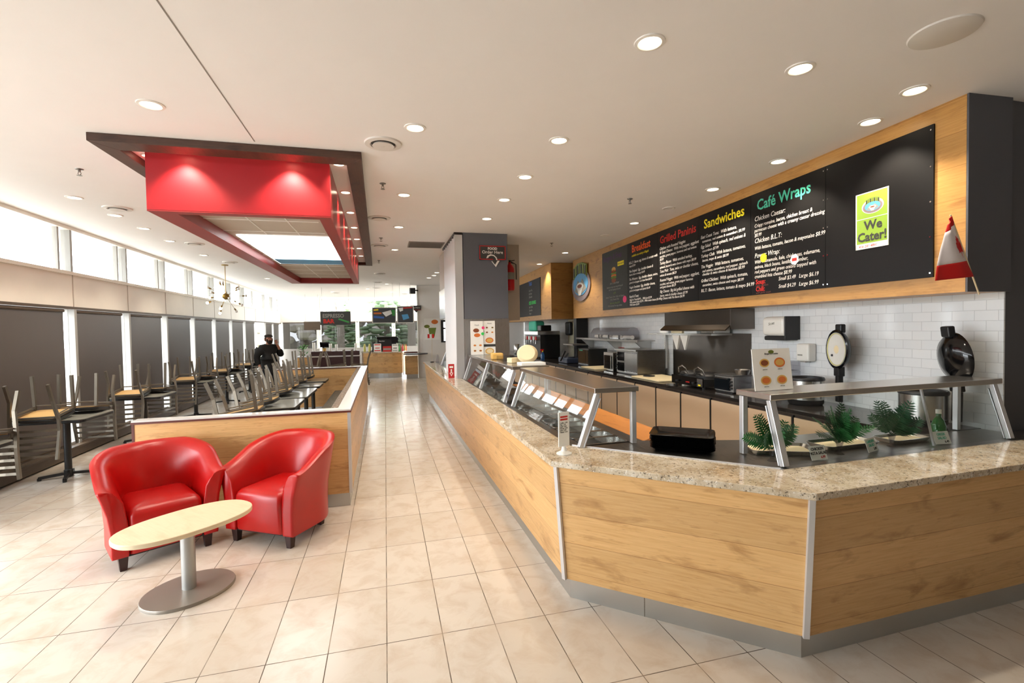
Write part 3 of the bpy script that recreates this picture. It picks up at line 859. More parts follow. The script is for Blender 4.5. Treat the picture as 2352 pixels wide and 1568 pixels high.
# carcass behind the panels
inner_back = [(1.9, 12.3), (1.9, 3.1), (2.35, 2.62), (5.6, 2.45)]
body = MB(); bo = off(-0.022)
body.prism([bo[0], bo[1], bo[2], bo[3], (1.9, 12.4), (1.9, 3.15), (2.4, 2.62), (4.3, 2.62), (4.3, 2.45), (5.6, 2.45)], 0.02, 0.70)
body.build('carcass', 'black_matte', sc, w=True)
go, gi = off(0.138), [(5.6, 2.30), (2.13, 2.20), (1.222, 3.09), (1.20, 12.4)]
g = MB()
for i in range(3):
    g.prism([go[i], go[i+1], gi[i+1], gi[i]], 0.868, 0.905)
tag(g.build('granite_countertop', 'granite', bevel=0.004), 'speckled beige granite strip along the public edge of the counter', 'countertop')
dk = MB()
def slab(pts, z0=0.872, z1=0.9025): dk.prism(pts, z0, z1)
slab([(1.224, 3.092), (2.131, 2.203), (2.42, 2.86), (1.755, 3.07), (1.66, 3.05), (1.30, 3.05)])
slab([(2.131, 2.203), (5.6, 2.302), (5.6, 2.452), (4.33, 2.452), (4.33, 2.585), (3.70, 2.585), (3.70, 2.86), (2.42, 2.86)])
slab([(1.222, 3.093), (1.299, 3.051), (1.299, 4.86), (1.217, 4.86)])
slab([(1.661, 3.051), (1.756, 3.071), (1.756, 4.86), (1.661, 4.86)])
slab([(1.217, 4.86), (1.756, 4.86), (1.756, 7.83), (1.208, 7.83)])
tag(MB().prism([(1.206, 9.55), (1.756, 9.55), (1.756, 12.35), (1.202, 12.35)], 0.872, 0.9025).build('steel_worktop', 'steel_dark'), 'short steel worktop at the far end of the counter beyond the pillar', 'worktop')
tag(dk.build('steel_worktop', 'steel_dark'), 'brushed steel worktop behind the granite strip, in front of the pillar', 'worktop')
e = MB().bar((1.232, 3.088, 0.9085), (2.128, 2.206, 0.9085), 0.012, 0.006)
tag(e.build('edging_strip', 'alu'), 'bright aluminium edging strip between granite and steel at the angled corner', 'edging')
lg = MB().prism([(1.80, 3.12), (2.10, 3.34), (2.12, 6.9), (1.80, 6.9)], 0.862, 0.886)
lg_o = lg.build('prep_ledge', 'oak_ledge', bevel=0.004); tag(lg_o, 'orange wooden prep ledge on the staff side behind the food pans', 'ledge')
br = MB()
for y in (3.6, 5.0, 6.4): br.box(1.905, 2.0, y-0.02, y+0.02, 0.62, 0.86)
tag(br.build('ledge_bracket', 'steel_dark'), 'steel brackets under the wooden prep ledge', 'bracket')

# food pans in the open well
_pan = None
for i in range(9):
    y = 3.055+0.2*i
    lb = 'empty steel food pan, %s from the near end of the well' % NTH[i]
    if _pan is None:
        t = thing('food_pan', lb, 'food pan', (1.48, y+0.1, 0.9035), group='steel pans under the middle glass guard')
        o = MB(); a, b = 0.176, 0.094
        out = rrect(-a, a, -b, b, 0.03); inn = rrect(-a+0.014, a-0.014, -b+0.012, b-0.012, 0.035); bot = rrect(-a+0.03, a-0.03, -b+0.024, b-0.024, 0.03)
        V = lambda P, z: [Vector((p[0], p[1], z)) for p in P]
        o.loft([V(out, 0.0), V(out, 0.004), V(inn, 0.004), V(inn, -0.005), V(bot, -0.10), ], cap=False)
        k = len(o.v)-len(bot); o.f.append(tuple(range(k, k+len(bot))))
        o.build('pan', 'steel', t, smooth=True, angle=50)
        _pan = t
    else:
        t = copy_tree(_pan, lb); place(t, (1.48, y+0.1, 0.9035))
    if i in (0, 3, 4):
        q = MB()
        q.path_bar([(-0.12, 0.0, 0.06), (0.0, 0.01, -0.02), (0.09, 0.02, -0.07)], 0.012, 0.006)
        sp = q.build('serving_spoon', 'chrome', None)
        sp.location = Vector((1.46, y+0.1, 0.84)); tag(sp, 'metal serving spoon resting in the %s food pan' % NTH[i], 'spoon', 'spoons in the pans')

# ---- glass sneeze guards
def guard(name, label, base, d, depth_vec, L, lean, zt, posts, shelf_d, tag_back=True):
    """base: foot of the near front post, d: unit direction along the guard, depth: unit direction to the staff side"""
    t = thing(name, label, 'sneeze guard', base)
    b = Vector(base); d = Vector(d); q = Vector(depth_vec)
    z0 = 0.906
    P = lambda s, o, z: b+d*s+q*o+Vector((0, 0, z-base[2]))
    sh = MB(); a0, a1 = lean-0.03, lean+shelf_d
    vs = [P(s, o, z) for s in (-0.03, L+0.03) for o in (a0, a1) for z in (zt-0.036, zt)]
    sh.add(vs, [(0, 1, 3, 2), (4, 6, 7, 5), (0, 4, 5, 1), (2, 3, 7, 6), (0, 2, 6, 4), (1, 5, 7, 3)])
    sh.build('shelf', 'steel', t, w=True, bevel=0.004)
    for s in posts:
        p0, p1 = P(s, 0, z0), P(s, lean, zt-0.038)
        m = MB(); m.bar(p0, p1, 0.042, 0.03, up=q); m.bar(P(s, 0.02, z0), P(s, lean+0.015, zt-0.07), 0.052, 0.008, up=q)
        m.build('front_post', 'alu', t, w=True, bevel=0.003)
    for s in (posts[0], posts[-1]):
        m = MB(); p0, p1 = P(s, a1-0.03, z0), P(s, a1-0.03, zt-0.038)
        m.bar(p0, p1, 0.035, 0.035, up=q)
        m.build('rear_post', 'alu', t, w=True, bevel=0.003)
    g_ = MB(); s0, s1 = posts[0]+0.027, posts[-1]-0.027
    edges = [0]+list(range(1, len(posts)))
    for i in range(len(posts)-1):
        s0, s1 = posts[i]+0.028, posts[i+1]-0.028
        a, b_ = P(s0, 0.0, z0+0.004), P(s1, 0.0, z0+0.004); c, e_ = P(s0, lean, zt-0.042), P(s1, lean, zt-0.042)
        o = q*0.006
        g_ = MB().add([a, b_, c, e_, a+o, b_+o, c+o, e_+o], [(0, 1, 3, 2), (4, 6, 7, 5), (0, 4, 5, 1), (2, 3, 7, 6), (0, 2, 6, 4), (1, 5, 7, 3)])
        g_.build('glass_pane', 'guard_glass', t, w=True)
    return t, P
g1, P1 = guard('sneeze_guard', 'slanted glass food guard over the open steel pans, in the middle', (1.262, 3.02, 0.906), (0, 1, 0), (1, 0, 0), 1.80, 0.13, 1.305, [0.0, 1.79], 0.30)
MB().tube([P1(0.1, 0.24, 1.262), P1(1.7, 0.24, 1.262)], 0.006, 6).build('lamp_rail', 'alu', g1, w=True)
g3, P3 = guard('sneeze_guard', 'slanted glass food guard nearest the pillar with boxes on its shelf', (1.25, 5.12, 0.906), (-0.012, 1, 0), (1, 0, 0), 2.6, 0.12, 1.30, [0.0, 1.3, 2.56], 0.40)
lr = MB()
for s in (0.35, 0.75, 1.15, 1.6, 2.05): lr.lathe([(0.001, 0), (0.03, 0), (0.03, 0.004), (0.001, 0.004)], P3(s, 0.16, 1.258), 10)
lr.build('under_light', 'glow_panel', g3, w=True)
d2 = Vector((1.9, 0.06, 0)).normalized(); q2 = Vector((-d2.y, d2.x, 0))
g2, P2 = guard('sneeze_guard', 'slanted glass salad case guard on the right with ferns inside', (2.185, 2.235, 0.906), d2, q2, 1.96, 0.10, 1.31, [0.0, 1.94], 0.245)
MB().bar(P2(1.25, 0.03, 0.91), P2(1.25, 0.11, 1.27), 0.012, 0.012).build('glass_joint', 'alu', g2, w=True)
# far end case beyond the pillar
g4, P4 = guard('sneeze_guard', 'small clear glass guard at the far end of the counter beyond the pillar', (1.235, 9.7, 0.906), (-0.01, 1, 0), (1, 0, 0), 1.3, 0.16, 1.33, [0.0, 1.28], 0.3)

# ---- things on the counter
t = thing('tray_stack_base', 'x', 'tray'); bpy.data.objects.remove(t)
ta = Vector((0.798, -0.603, 0)); tb = Vector((0.603, 0.798, 0))
_tr = None
for i in range(9):
    lb = 'black plastic cafeteria tray, %s from the bottom of the stack' % NTH[i] if i < 8 else 'black plastic cafeteria tray on top of the stack'
    z = 0.9035+0.0105*i
    if _tr is None:
        o = MB(); V = lambda P, z: [Vector((p[0], p[1], z)) for p in P]
        o.loft([V(rrect(-0.165, 0.165, -0.115, 0.115, 0.03), 0.0), V(rrect(-0.2, 0.2, -0.15, 0.15, 0.045), 0.024), V(rrect(-0.196, 0.196, -0.146, 0.146, 0.042), 0.0245), V(rrect(-0.163, 0.163, -0.113, 0.113, 0.03), 0.003)], cap=True)
        tr_o = o.build('serving_tray', 'black_gloss', None, smooth=True, angle=50)
        tr_o.matrix_basis = Matrix.Translation((1.90, 2.79, z)) @ Matrix.Rotation(math.atan2(-0.603, 0.798), 4, 'Z')
        _tr = tr_o
    else:
        tr_o = copy_tree(_tr); tr_o.matrix_basis = Matrix.Translation((1.90+rnd.uniform(-0.004, 0.004), 2.79+rnd.uniform(-0.004, 0.004), z)) @ Matrix.Rotation(math.atan2(-0.603, 0.798)+rnd.uniform(-0.02, 0.02), 4, 'Z')
    tag(tr_o, lb, 'tray', 'stacked black trays')
# upright price holder on the granite
t = thing('sign_holder', 'small white upright price list in a round footed holder on the granite corner', 'sign', (1.10, 2.90, 0.9055), 0)
MB().lathe([(0.001, 0), (0.05, 0), (0.05, 0.006), (0.02, 0.02), (0.012, 0.05), (0.001, 0.05)], seg=24).build('foot', 'white_plastic', t, smooth=True)
hf = frame((1.10, 2.90, 0.955), (0.95, 0.3, 0), (0.3, -0.95, 0))
plate('card', hf, -0.043, 0.043, 0.0, 0.22, -0.003, 0.003, 'white_card', t)
plate('red_stripe', hf, -0.03, 0.03, 0.185, 0.196, 0.003, 0.0035, 'ink_red', t); plate('red_stripe', hf, -0.03, 0.03, 0.168, 0.179, 0.003, 0.0035, 'ink_red', t)
text('price_lines', 'Coffee  1.99\nTea  1.79\nLatte  3.49\nMocha  3.99\nJuice  2.29\nWater  1.50', 0.012, hf, -0.032, 0.148, 'ink', t, z=0.004)

# fern sprigs, price cards, trays and bottle inside the salad case
_fern = None
def fern(x, y, rz, label, sc_=1.0, m='fern', seed=1, n=9):
    t = thing('fern_sprig', label, 'fern', (x, y, 0.9035), rz, 'fern sprigs in the salad case')
    MB().lathe([(0.001, 0), (0.028, 0), (0.012, 0.012), (0.012, 0.03), (0.024, 0.075), (0.02, 0.078), (0.008, 0.03), (0.001, 0.028)], seg=16).build('glass_vase', 'clear_plastic', t, smooth=True)
    f = MB(); r = random.Random(seed)
    for i in range(n):
        a = i*2.39996+r.uniform(-0.3, 0.3); up = (1.5 if i % 3 == 0 else r.uniform(0.35, 0.9))
        L = r.uniform(0.17, 0.225)*sc_*(1.1 if i % 3 == 0 else 1.0); base = Vector((0, 0, 0.07))
        dirv = Vector((math.cos(a)*0.8, math.sin(a)*0.42, up)).normalized()
        P_ = lambda q: base+dirv*L*q+Vector((0, 0, -0.22*L*q*q*(1.3-min(1.2, up))))
        f.tube([P_(k/6) for k in range(7)], 0.0016, 5)
        side = dirv.cross(Vector((0.25, -1, 0.2)) if i % 2 else Vector((0, -0.6, 1)))
        side.normalize()
        K = 13
        for k in range(K):
            q = 0.16+0.82*k/K; p = P_(q)
            w_ = 0.055*sc_*math.sin(PI*(0.22+0.74*k/K))+0.006
            ax_ = (P_(min(1, q+0.03))-p).normalized()
            for s_ in (-1, 1):
                tip = p+side*s_*w_+ax_*0.016+Vector((0, 0, r.uniform(-0.006, 0.004)))
                mid = p.lerp(tip, 0.5); hw_ = ax_*0.0062
                nrm = side.cross(ax_)*0.0012
                f.add([p-hw_*0.5, mid-hw_, tip, mid+hw_, p+hw_*0.5, mid+nrm], [(0, 1, 5), (1, 2, 5), (2, 3, 5), (3, 4, 5), (4, 0, 5)])
    f.build('fronds', m, t)
    return t
fern(2.215, 2.36, 0.0, 'green fern sprig in a glass vase at the left end of the salad case', 1.0, 'fern', 4, 11)
fern(2.72, 2.36, 0.7, 'fullest green fern sprig, in the middle of the salad case', 1.12, 'fern', 8, 17)
fern(3.20, 2.40, 1.4, 'dark green fern sprig at the right of the salad case', 1.1, 'fern_dark', 15, 13)
def card(x, y, rz, lines, label, cols):
    t = thing('price_card', label, 'price card', (x, y, 0.9035), 0, 'handwritten price cards in the salad case')
    f_ = frame((x, y, 0.906), (math.cos(rz), math.sin(rz), 0), (math.sin(rz), -math.cos(rz), 0.35))
    plate('card', f_, -0.062, 0.062, 0, 0.083, -0.002, 0.0, 'white_card', t)
    plate('stand', f_, -0.02, 0.02, 0, 0.012, -0.02, -0.002, 'clear_plastic', t)
    for i, (s_, c_) in enumerate(zip(lines, cols)):
        text('writing', s_, 0.024 if i < 2 else 0.021, f_, 0.0 if i < 2 else 0.03, 0.056-0.024*i, c_, t, align='CENTER', z=0.0008, bold=0.0004, sx=0.95)
card(2.49, 2.285, 0.05, ['CHICKEN', 'PASTA SALAD', '6.99'], 'white card handwritten CHICKEN PASTA SALAD with a red price', ['ink_black', 'ink_black', 'ink_red'])
card(2.96, 2.33, 0.28, ['GARDEN', 'SALAD', '5.49'], 'white card handwritten GARDEN SALAD, the middle one of the three, behind the glass', ['ink_teal', 'ink_teal', 'ink_black'])
card(3.56, 2.33, -0.08, ['GREEK', 'SALAD', '6.49'], 'white card handwritten GREEK SALAD at the right end', ['ink_teal', 'ink_teal', 'ink_black'])
def lined_tray(x, y, sx, sy, rz, label):
    t = thing('salad_tray', label, 'tray', (x, y, 0.9035), rz, 'cream lined steel trays in the salad case')
    V = lambda P, z: [Vector((p[0], p[1], z)) for p in P]
    MB().loft([V(rrect(-sx+0.015, sx-0.015, -sy+0.015, sy-0.015, 0.03), 0), V(rrect(-sx, sx, -sy, sy, 0.035), 0.028), V(rrect(-sx+0.006, sx-0.006, -sy+0.006, sy-0.006, 0.032), 0.028), V(rrect(-sx+0.02, sx-0.02, -sy+0.02, sy-0.02, 0.03), 0.004)]).build('tray', 'steel', t, smooth=True)
    MB().prism(rrect(-sx+0.03, sx-0.03, -sy+0.03, sy-0.03, 0.03), 0.005, 0.014).build('liner', 'cream', t)
lined_tray(2.43, 2.53, 0.20, 0.12, -0.42, 'cream lined tray at the left of the salad case')
lined_tray(2.93, 2.52, 0.22, 0.10, 0.03, 'cream lined steel tray in the middle of the salad case')
lined_tray(3.42, 2.50, 0.17, 0.09, 0.05, 'cream lined steel tray under the right fern')
t = thing('dressing_bottle', 'green glass bottle with a white cap at the right end of the salad case', 'bottle', (3.72, 2.47, 0.9035))
MB().lathe([(0.001, 0), (0.04, 0), (0.042, 0.09), (0.03, 0.125), (0.014, 0.15), (0.014, 0.185), (0.001, 0.185)], seg=20).build('bottle', 'bottle_green', t, smooth=True)
MB().lathe([(0.017, 0.172), (0.017, 0.2), (0.001, 0.2)], seg=16).build('cap', 'white_plastic', t)
# leaflet standing on the salad case
def leaflet(x, y, z, wv, w_, h_, lean, label, title, items, dark=False, rows=2, name='menu_leaflet'):
    t = thing(name, label, 'menu', (x, y, z+0.001), 0)
    nv = Vector((wv[1], -wv[0], 0)).normalized()
    f_ = frame((x, y, z+0.002), wv, (nv.x, nv.y, lean))
    plate('sheet', f_, 0, w_, 0, h_, -0.004, 0, 'paper', t)
    plate('foot', f_, 0.01, w_-0.01, 0, 0.006, -0.09, -0.004, 'clear_plastic', t)
    if title: text('title', title, h_*0.06, f_, w_/2, h_*0.86, 'ink', t, align='CENTER', shear=0.2, z=0.0006)
    for (cx, cy, r, c1, c2) in items:
        shape('photo_print', f_, oval(w_*cx, h_*cy, r*w_*0.9, r*w_*0.62), 0.0004, 0.001, c1, t)
        shape('photo_print', f_, oval(w_*cx, h_*cy, r*w_*0.68, r*w_*0.42), 0.001, 0.0014, c2, t)
    return t, f_
bl, bf = leaflet(2.16, 2.43, 1.312, (0.96, 0.06, 0), 0.30, 0.255, 0.12, 'white burger and poutine menu leaflet standing on the salad case shelf', 'Burger & Poutine',
    [(0.3, 0.66, 0.14, 'food_gold', 'food_brown'), (0.7, 0.66, 0.16, 'food_orange', 'food_gold'), (0.3, 0.24, 0.15, 'food_gold', 'food_orange'), (0.72, 0.24, 0.15, 'food_gold', 'food_orange')])
shape('logo_print', bf, oval(0.15, 0.235, 0.022, 0.011), 0.0004, 0.001, 'olive', bl)
for x_, y_ in ((0.3, 0.49), (0.7, 0.49), (0.3, 0.08), (0.72, 0.08)):
    text('caption', 'with fries', 0.010, bf, 0.30*x_, 0.255*y_, 'ink_grey', bl, align='CENTER', z=0.0006)
fl1, ff1 = leaflet(1.315, 7.56, 1.302, (0.93, -0.05, 0), 0.205, 0.54, 0.05, 'tall Fresh menu sheet with soup photos leaning by the pillar, left of a pair', 'Fresh',
    [(0.52, 0.58, 0.36, 'paper', 'food_orange'), (0.45, 0.72, 0.26, 'food_brown', 'food_brown'), (0.32, 0.28, 0.12, 'food_gold', 'food_orange'), (0.76, 0.28, 0.12, 'food_gold', 'food_orange'), (0.32, 0.12, 0.12, 'food_gold', 'food_brown'), (0.76, 0.12, 0.12, 'food_gold', 'food_brown')])
shape('pink_dot', ff1, oval(0.205, 0.43, 0.024, 0.024), 0.0015, 0.0025, 'pink', fl1); shape('green_dot', ff1, oval(0.195, 0.335, 0.024, 0.024), 0.0015, 0.0025, 'neon_green', fl1)
fl2, ff2 = leaflet(1.53, 7.58, 1.302, (0.93, -0.05, 0), 0.19, 0.54, 0.05, 'tall pizza and bun menu sheet by the pillar, right of a pair', '',
    [(0.3, 0.8, 0.1, 'food_brown', 'food_brown'), (0.78, 0.8, 0.1, 'food_green', 'food_brown'), (0.3, 0.66, 0.1, 'food_brown', 'food_brown'), (0.76, 0.66, 0.1, 'food_gold', 'food_orange'), (0.5, 0.42, 0.38, 'food_orange', 'food_gold'), (0.5, 0.1, 0.42, 'food_gold', 'cream')])
plate('dark_band', ff2, 0.0, 0.19, 0.125, 0.165, 0.0003, 0.0008, 'ink', fl2)
text('title', 'Panini', 0.03, ff2, 0.1, 0.49, 'ink', fl2, align='CENTER', shear=0.2, z=0.001)
# clutter on the far guard shelf
t = thing('bread_basket', 'round woven straw basket standing on edge on the far guard shelf', 'basket', (1.62, 5.42, 1.302))
bk = MB(); ax = Vector((-0.35, -0.9, 0.28)).normalized(); u1 = Vector((0.93, -0.36, 0)); u1 = (u1-ax*u1.dot(ax)).normalized(); u2 = ax.cross(u1); u2 = u2 if u2.z > 0 else -u2
cc = Vector((0, 0.03, 0.118))
bk.loft([[cc+ax*h+(u1*math.cos(2*PI*j/32)*1.12+u2*math.sin(2*PI*j/32))*r for j in range(32)] for r, h in ((0.001, 0.03), (0.085, 0.03), (0.105, 0.0), (0.112, -0.03), (0.106, -0.03), (0.09, 0.015), (0.001, 0.02))])
bk.build('bowl', 'cream', t, smooth=True)
tag(MB().box(1.46, 1.74, 5.13, 5.33, 1.302, 1.33).build('paper_stack', 'paper'), 'stack of white paper sheets on the near end of the far guard shelf', 'paper')
MBx = MB().obox((1.50, 5.62, 1.333), (0.13, 0.11, 0.06), (0, 0, 0.3)); tag(MBx.build('takeout_box', 'cream', bevel=0.006), 'small cream takeout box left of the straw basket', 'box')
tag(MB().obox((1.5, 6.05, 1.335), (0.18, 0.15, 0.065), (0, 0, 0.2)).build('plastic_tub', 'clear_plastic', bevel=0.006), 'clear plastic tub of lids behind the straw basket', 'tub')
tag(MB().obox((1.46, 6.35, 1.345), (0.16, 0.16, 0.085), (0, 0, -0.1)).build('bread_bag', 'food_gold', bevel=0.02, seg=3), 'bag of buns on the far guard shelf by the menu sheets', 'bread')
# things seen under the far guard
for x, y, lb in ((1.45, 5.45, 'dark steel warming tray under the far guard, near end'), (1.45, 6.1, 'dark steel warming tray under the far guard, middle'), (1.45, 6.9, 'dark steel warming tray under the far guard, pillar end')):
    V = lambda P, z: [Vector((x+p[0], y+p[1], z)) for p in P]
    o = MB().loft([V(rrect(-0.15, 0.15, -0.2, 0.2, 0.03), 0.9035), V(rrect(-0.17, 0.17, -0.22, 0.22, 0.03), 0.96), V(rrect(-0.165, 0.165, -0.215, 0.215, 0.03), 0.96), V(rrect(-0.145, 0.145, -0.195, 0.195, 0.03), 0.91)])
    tag(o.build('warming_tray', 'steel_dark', smooth=True), lb, 'tray', 'warming trays under the far guard')
tag(MB().lathe([(0.001, 0), (0.05, 0), (0.055, 0.1), (0.05, 0.1), (0.046, 0.01), (0.001, 0.01)], (1.30, 5.0, 0.9035), 18).build('clear_cup', 'clear_plastic', smooth=True), 'clear plastic cup between the two glass guards', 'cup')
t = thing('counter_plaque', 'small red plaque with a white arrow standing on granite beside the pleated gate', 'sign', (1.055, 7.95, 0.9055))
pf = frame((1.0, 7.97, 0.907), (0.95, -0.12, 0), (-0.12, -0.95, 0))
plate('board', pf, 0, 0.10, 0, 0.235, -0.008, 0, 'red_sign', t)
shape('arrow', pf, [(0.05, 0.03), (0.08, 0.09), (0.062, 0.09), (0.062, 0.15), (0.038, 0.15), (0.038, 0.09), (0.02, 0.09)], 0.0005, 0.001, 'ink_white', t)
shape('inner_arrow', pf, [(0.05, 0.05), (0.066, 0.085), (0.052, 0.085), (0.052, 0.13), (0.048, 0.13), (0.048, 0.085), (0.034, 0.085)], 0.001, 0.0015, 'red_sign', t)
plate('text_block', pf, 0.02, 0.08, 0.17, 0.2, 0.0005, 0.001, 'ink_white', t)
# pleated gate folded against the pillar, aisle side
t = thing('folding_gate', 'pleated aluminium folding gate stacked flat against the aisle side of the grey pillar', 'gate', (1.2, 8.6, 0.906))
gt = MB()
N = 7
for i in range(N):
    y0 = 7.88+1.6*i/N; y1 = y0+1.6/N; ym = (y0+y1)/2
    for (xa, ya), (xb, yb) in (((1.252, y0), (1.135, ym)), ((1.135, ym), (1.252, y1))):
        gt.prism([(xa, ya), (xb, yb), (xb+0.006, yb+0.004), (xa+0.006, ya+0.004)], 0.907, CEIL-0.04)
gt.build('pleats', 'alu_white', t, w=True)
MB().box(1.13, 1.258, 7.852, 7.872, 0.907, CEIL-0.04).build('lead_post', 'alu', t, w=True)
MB().box(1.125, 1.258, 7.852, 9.5, CEIL-0.038, CEIL-0.001).build('top_track', 'black_plastic', t, w=True)

# ================================================================== SEATING
def tub_chair(label, loc, rz):
    t = thing('tub_armchair', label, 'armchair', loc, rz, 'red leather tub chairs')
    # plan of the shell, walked from the right arm round the back to the left arm; the chair faces +x
    def plan(s):                                     # s in -1..1 -> point, outward normal, backness
        a = s
        Lr = 0.30; r = 0.285
        arc = PI*r*0.86
        tot = Lr*2+arc
        d = (s+1)/2*tot
        if d < Lr: return Vector((0.29-d, -r, 0)), Vector((0, -1, 0))
        if d > Lr+arc: return Vector((-0.01+(d-Lr-arc), r, 0)), Vector((0, 1, 0))
        th = -PI/2-(d-Lr)/arc*PI
        return Vector((-0.01+0.27*math.cos(th), r*math.sin(th), 0)), Vector((math.cos(th), math.sin(th), 0))
    rings = []
    N = 40
    def ring(p, n, h, ins=0.0, sc_=1.0):
        ow, iw = 0.056, 0.05
        zb = 0.105
        flare = lambda z: 0.075*max(0, (min(z, h)-0.28)/(h-0.28))**1.7
        prof = [(ow-0.004, zb), (ow, zb+0.02), (ow, 0.28), (ow+flare(0.42), 0.42), (ow+flare(h-0.07), h-0.07)]
        prof += [(ow+flare(h-0.03), h-0.03), (ow-0.006+flare(h), h-0.010), (ow-0.022+flare(h), h-0.001), (0.012+flare(h)*0.95, h-0.002), (-0.018+flare(h)*0.95, h-0.012), (-0.034+flare(h)*0.9, h-0.03), (-0.043+flare(h-0.06)*0.85, h-0.065)]
        prof += [(-iw+flare(0.47)*0.8, 0.50 if h > 0.58 else 0.47), (-iw, 0.34), (-iw, zb+0.02), (-iw+0.004, zb)]
        zc = 0.36; oc = 0.008
        return [p+n*(oc+(o-oc)*sc_)+Vector((0, 0, zc+(z-zc)*(1-(1-sc_)*0.12))) for o, z in prof]
    def hgt(s):
        b = max(0.0, 1-abs(s)/0.98)
        b = min(1.0, 1.35*b); b = b*b*(3-2*b)*0.55+b*0.45
        return 0.612+0.203*b
    for i in range(N+1):
        s = -1+2*i/N
        p, n = plan(s); rings.append(ring(p, n, hgt(s)))
    fwd = Vector((1, 0, 0))
    first = [[v+fwd*dx for v in ring(*plan(-1), hgt(-1), sc_=k)] for dx, k in ((0.017, 0.55), (0.016, 0.86), (0.010, 0.965))]
    last = [[v+fwd*dx for v in ring(*plan(1), hgt(1), sc_=k)] for dx, k in ((0.010, 0.965), (0.016, 0.86), (0.017, 0.55))]
    m = MB().loft(first+rings+last)
    m.build('shell', 'red_leather', t, smooth=True, angle=60)
    # seat: domed cushion with an apron that falls to the base
    se = MB()
    pts = rrect(-0.245, 0.305, -0.234, 0.234, 0.035, 5)
    def V(k, z, fx=0.0): return [Vector((0.03+(x-0.03)*k+(fx*(1-(y/0.26)**2) if x > 0 else 0), y*(k if k < 0.97 else 1.0), z)) for x, y in pts]
    se.loft([V(0.97, 0.112, 0.0), V(0.985, 0.13, 0.012), V(0.985, 0.24, 0.022), V(0.995, 0.34, 0.03), V(0.985, 0.39, 0.03), V(0.955, 0.42, 0.025), V(0.88, 0.44, 0.015), V(0.7, 0.452, 0.0), V(0.4, 0.458, 0.0), V(0.12, 0.46, 0.0)])
    se.build('seat', 'red_leather', t, smooth=True, angle=60)
    MB().box(-0.22, 0.28, -0.24, 0.24, 0.098, 0.116).build('underside', 'black_matte', t)
    for sx, sy in ((1, 1), (1, -1), (-1, 1), (-1, -1)):
        x, y = (0.255 if sx > 0 else -0.20), 0.27*sy if sx > 0 else 0.19*sy
        MB().loft([[Vector((x+a*k, y+b*k, z)) for a, b in ((-0.03, -0.03), (0.03, -0.03), (0.03, 0.03), (-0.03, 0.03))] for z, k in ((0.0, 0.72), (0.103, 1.0))]).build('leg', 'dark_leg', t, bevel=0.003)
    return t
tub_chair('red leather tub armchair on the left, behind the oval coffee table', (-1.80, 4.45, 0), math.radians(-58))
tub_chair('red leather tub armchair on the right, against the oak half wall', (-0.865, 4.49, 0), math.radians(-122))
t = thing('coffee_table', 'low oval coffee table with a pale maple top on a grey pedestal', 'table', (-1.308, 3.626, 0), math.radians(43))
def superoval(a, b, n=2.4, k=56):
    return [(a*abs(math.cos(u))**(2/n)*(1 if math.cos(u) >= 0 else -1), b*abs(math.sin(u))**(2/n)*(1 if math.sin(u) >= 0 else -1)) for u in [2*PI*j/k for j in range(k)]]
MB().prism(superoval(0.405, 0.245), 0.452, 0.482).build('tabletop', 'maple', t, bevel=0.004, smooth=True, angle=50)
MB().lathe([(0.042, 0.02), (0.042, 0.4515)], seg=28).build('column', 'silver_paint', t, smooth=True)
MB().loft([[Vector((x*k, y*k, z)) for x, y in superoval(0.275, 0.235, 2.1)] for k, z in ((1.0, 0.0), (1.0, 0.012), (0.985, 0.02), (0.3, 0.026))]).build('base_plate', 'base_grey', t, smooth=True, angle=50)

# ---- half wall with a bench inside
hw = thing('booth_partition', 'oak faced half wall around the booth seating with a steel kick plate', 'partition', (-1.2, 5.0, 0))
HX0, HX1, HY0, HY1, HT, HZ = -2.165, -0.352, 4.945, 10.93, 0.11, 0.925
mm = MB().box(HX0, HX1, HY0, HY0+HT, 0.132, HZ); mm.build('near_panel', 'oak', hw, w=True)
MB().prism([(HX1-HT, HY0+HT), (HX1, HY0+HT), (HX1-0.045, HY1), (HX1-0.045-HT, HY1)], 0.132, HZ).build('aisle_panel', 'oak', hw, w=True)
MB().box(HX0, HX1-0.045-HT, HY1-HT, HY1, 0.132, HZ).build('far_panel', 'oak', hw, w=True)
kk = MB().box(HX0+0.03, HX1-0.02, HY0+0.025, HY0+HT-0.02, 0, 0.131)
kk.prism([(HX1-HT+0.02, HY0+HT), (HX1-0.02, HY0+HT-0.02), (HX1-0.065, HY1-0.02), (HX1-0.045-HT+0.02, HY1-0.02)], 0, 0.131)
kk.box(HX0+0.03, HX1-0.07-HT, HY1-HT+0.02, HY1-0.025, 0, 0.131)
kk.build('kick_plate', 'kick_steel', hw, w=True)
MB().box(HX1-0.024, HX1+0.006, HY0-0.008, HY0+0.02, 0.132, HZ).build('corner_trim', 'alu', hw, w=True)
MB().box(HX0-0.02, HX0, HY0-0.004, HY0+HT+0.004, 0.0, HZ).build('end_trim', 'red_trim_wood', hw, w=True)
cp = MB(); e_ = 0.012
cp.box(HX0-0.025, HX1+e_, HY0-e_, HY0+HT+e_, HZ+0.002, HZ+0.02)
cp.prism([(HX1-HT-e_, HY0+HT+e_), (HX1+e_, HY0+HT+e_), (HX1+e_-0.045, HY1+e_), (HX1-0.045-HT-e_, HY1+e_)], HZ+0.002, HZ+0.02)
cp.box(HX0-0.025, HX1-0.045-HT-e_, HY1-HT-e_, HY1+e_, HZ+0.002, HZ+0.02)
cp.build('edge_strip', 'red_trim_wood', hw, w=True)
cp = MB(); e_ = 0.008
cp.box(HX0-0.02, HX1+e_, HY0-e_, HY0+HT+e_, HZ+0.02, HZ+0.034)
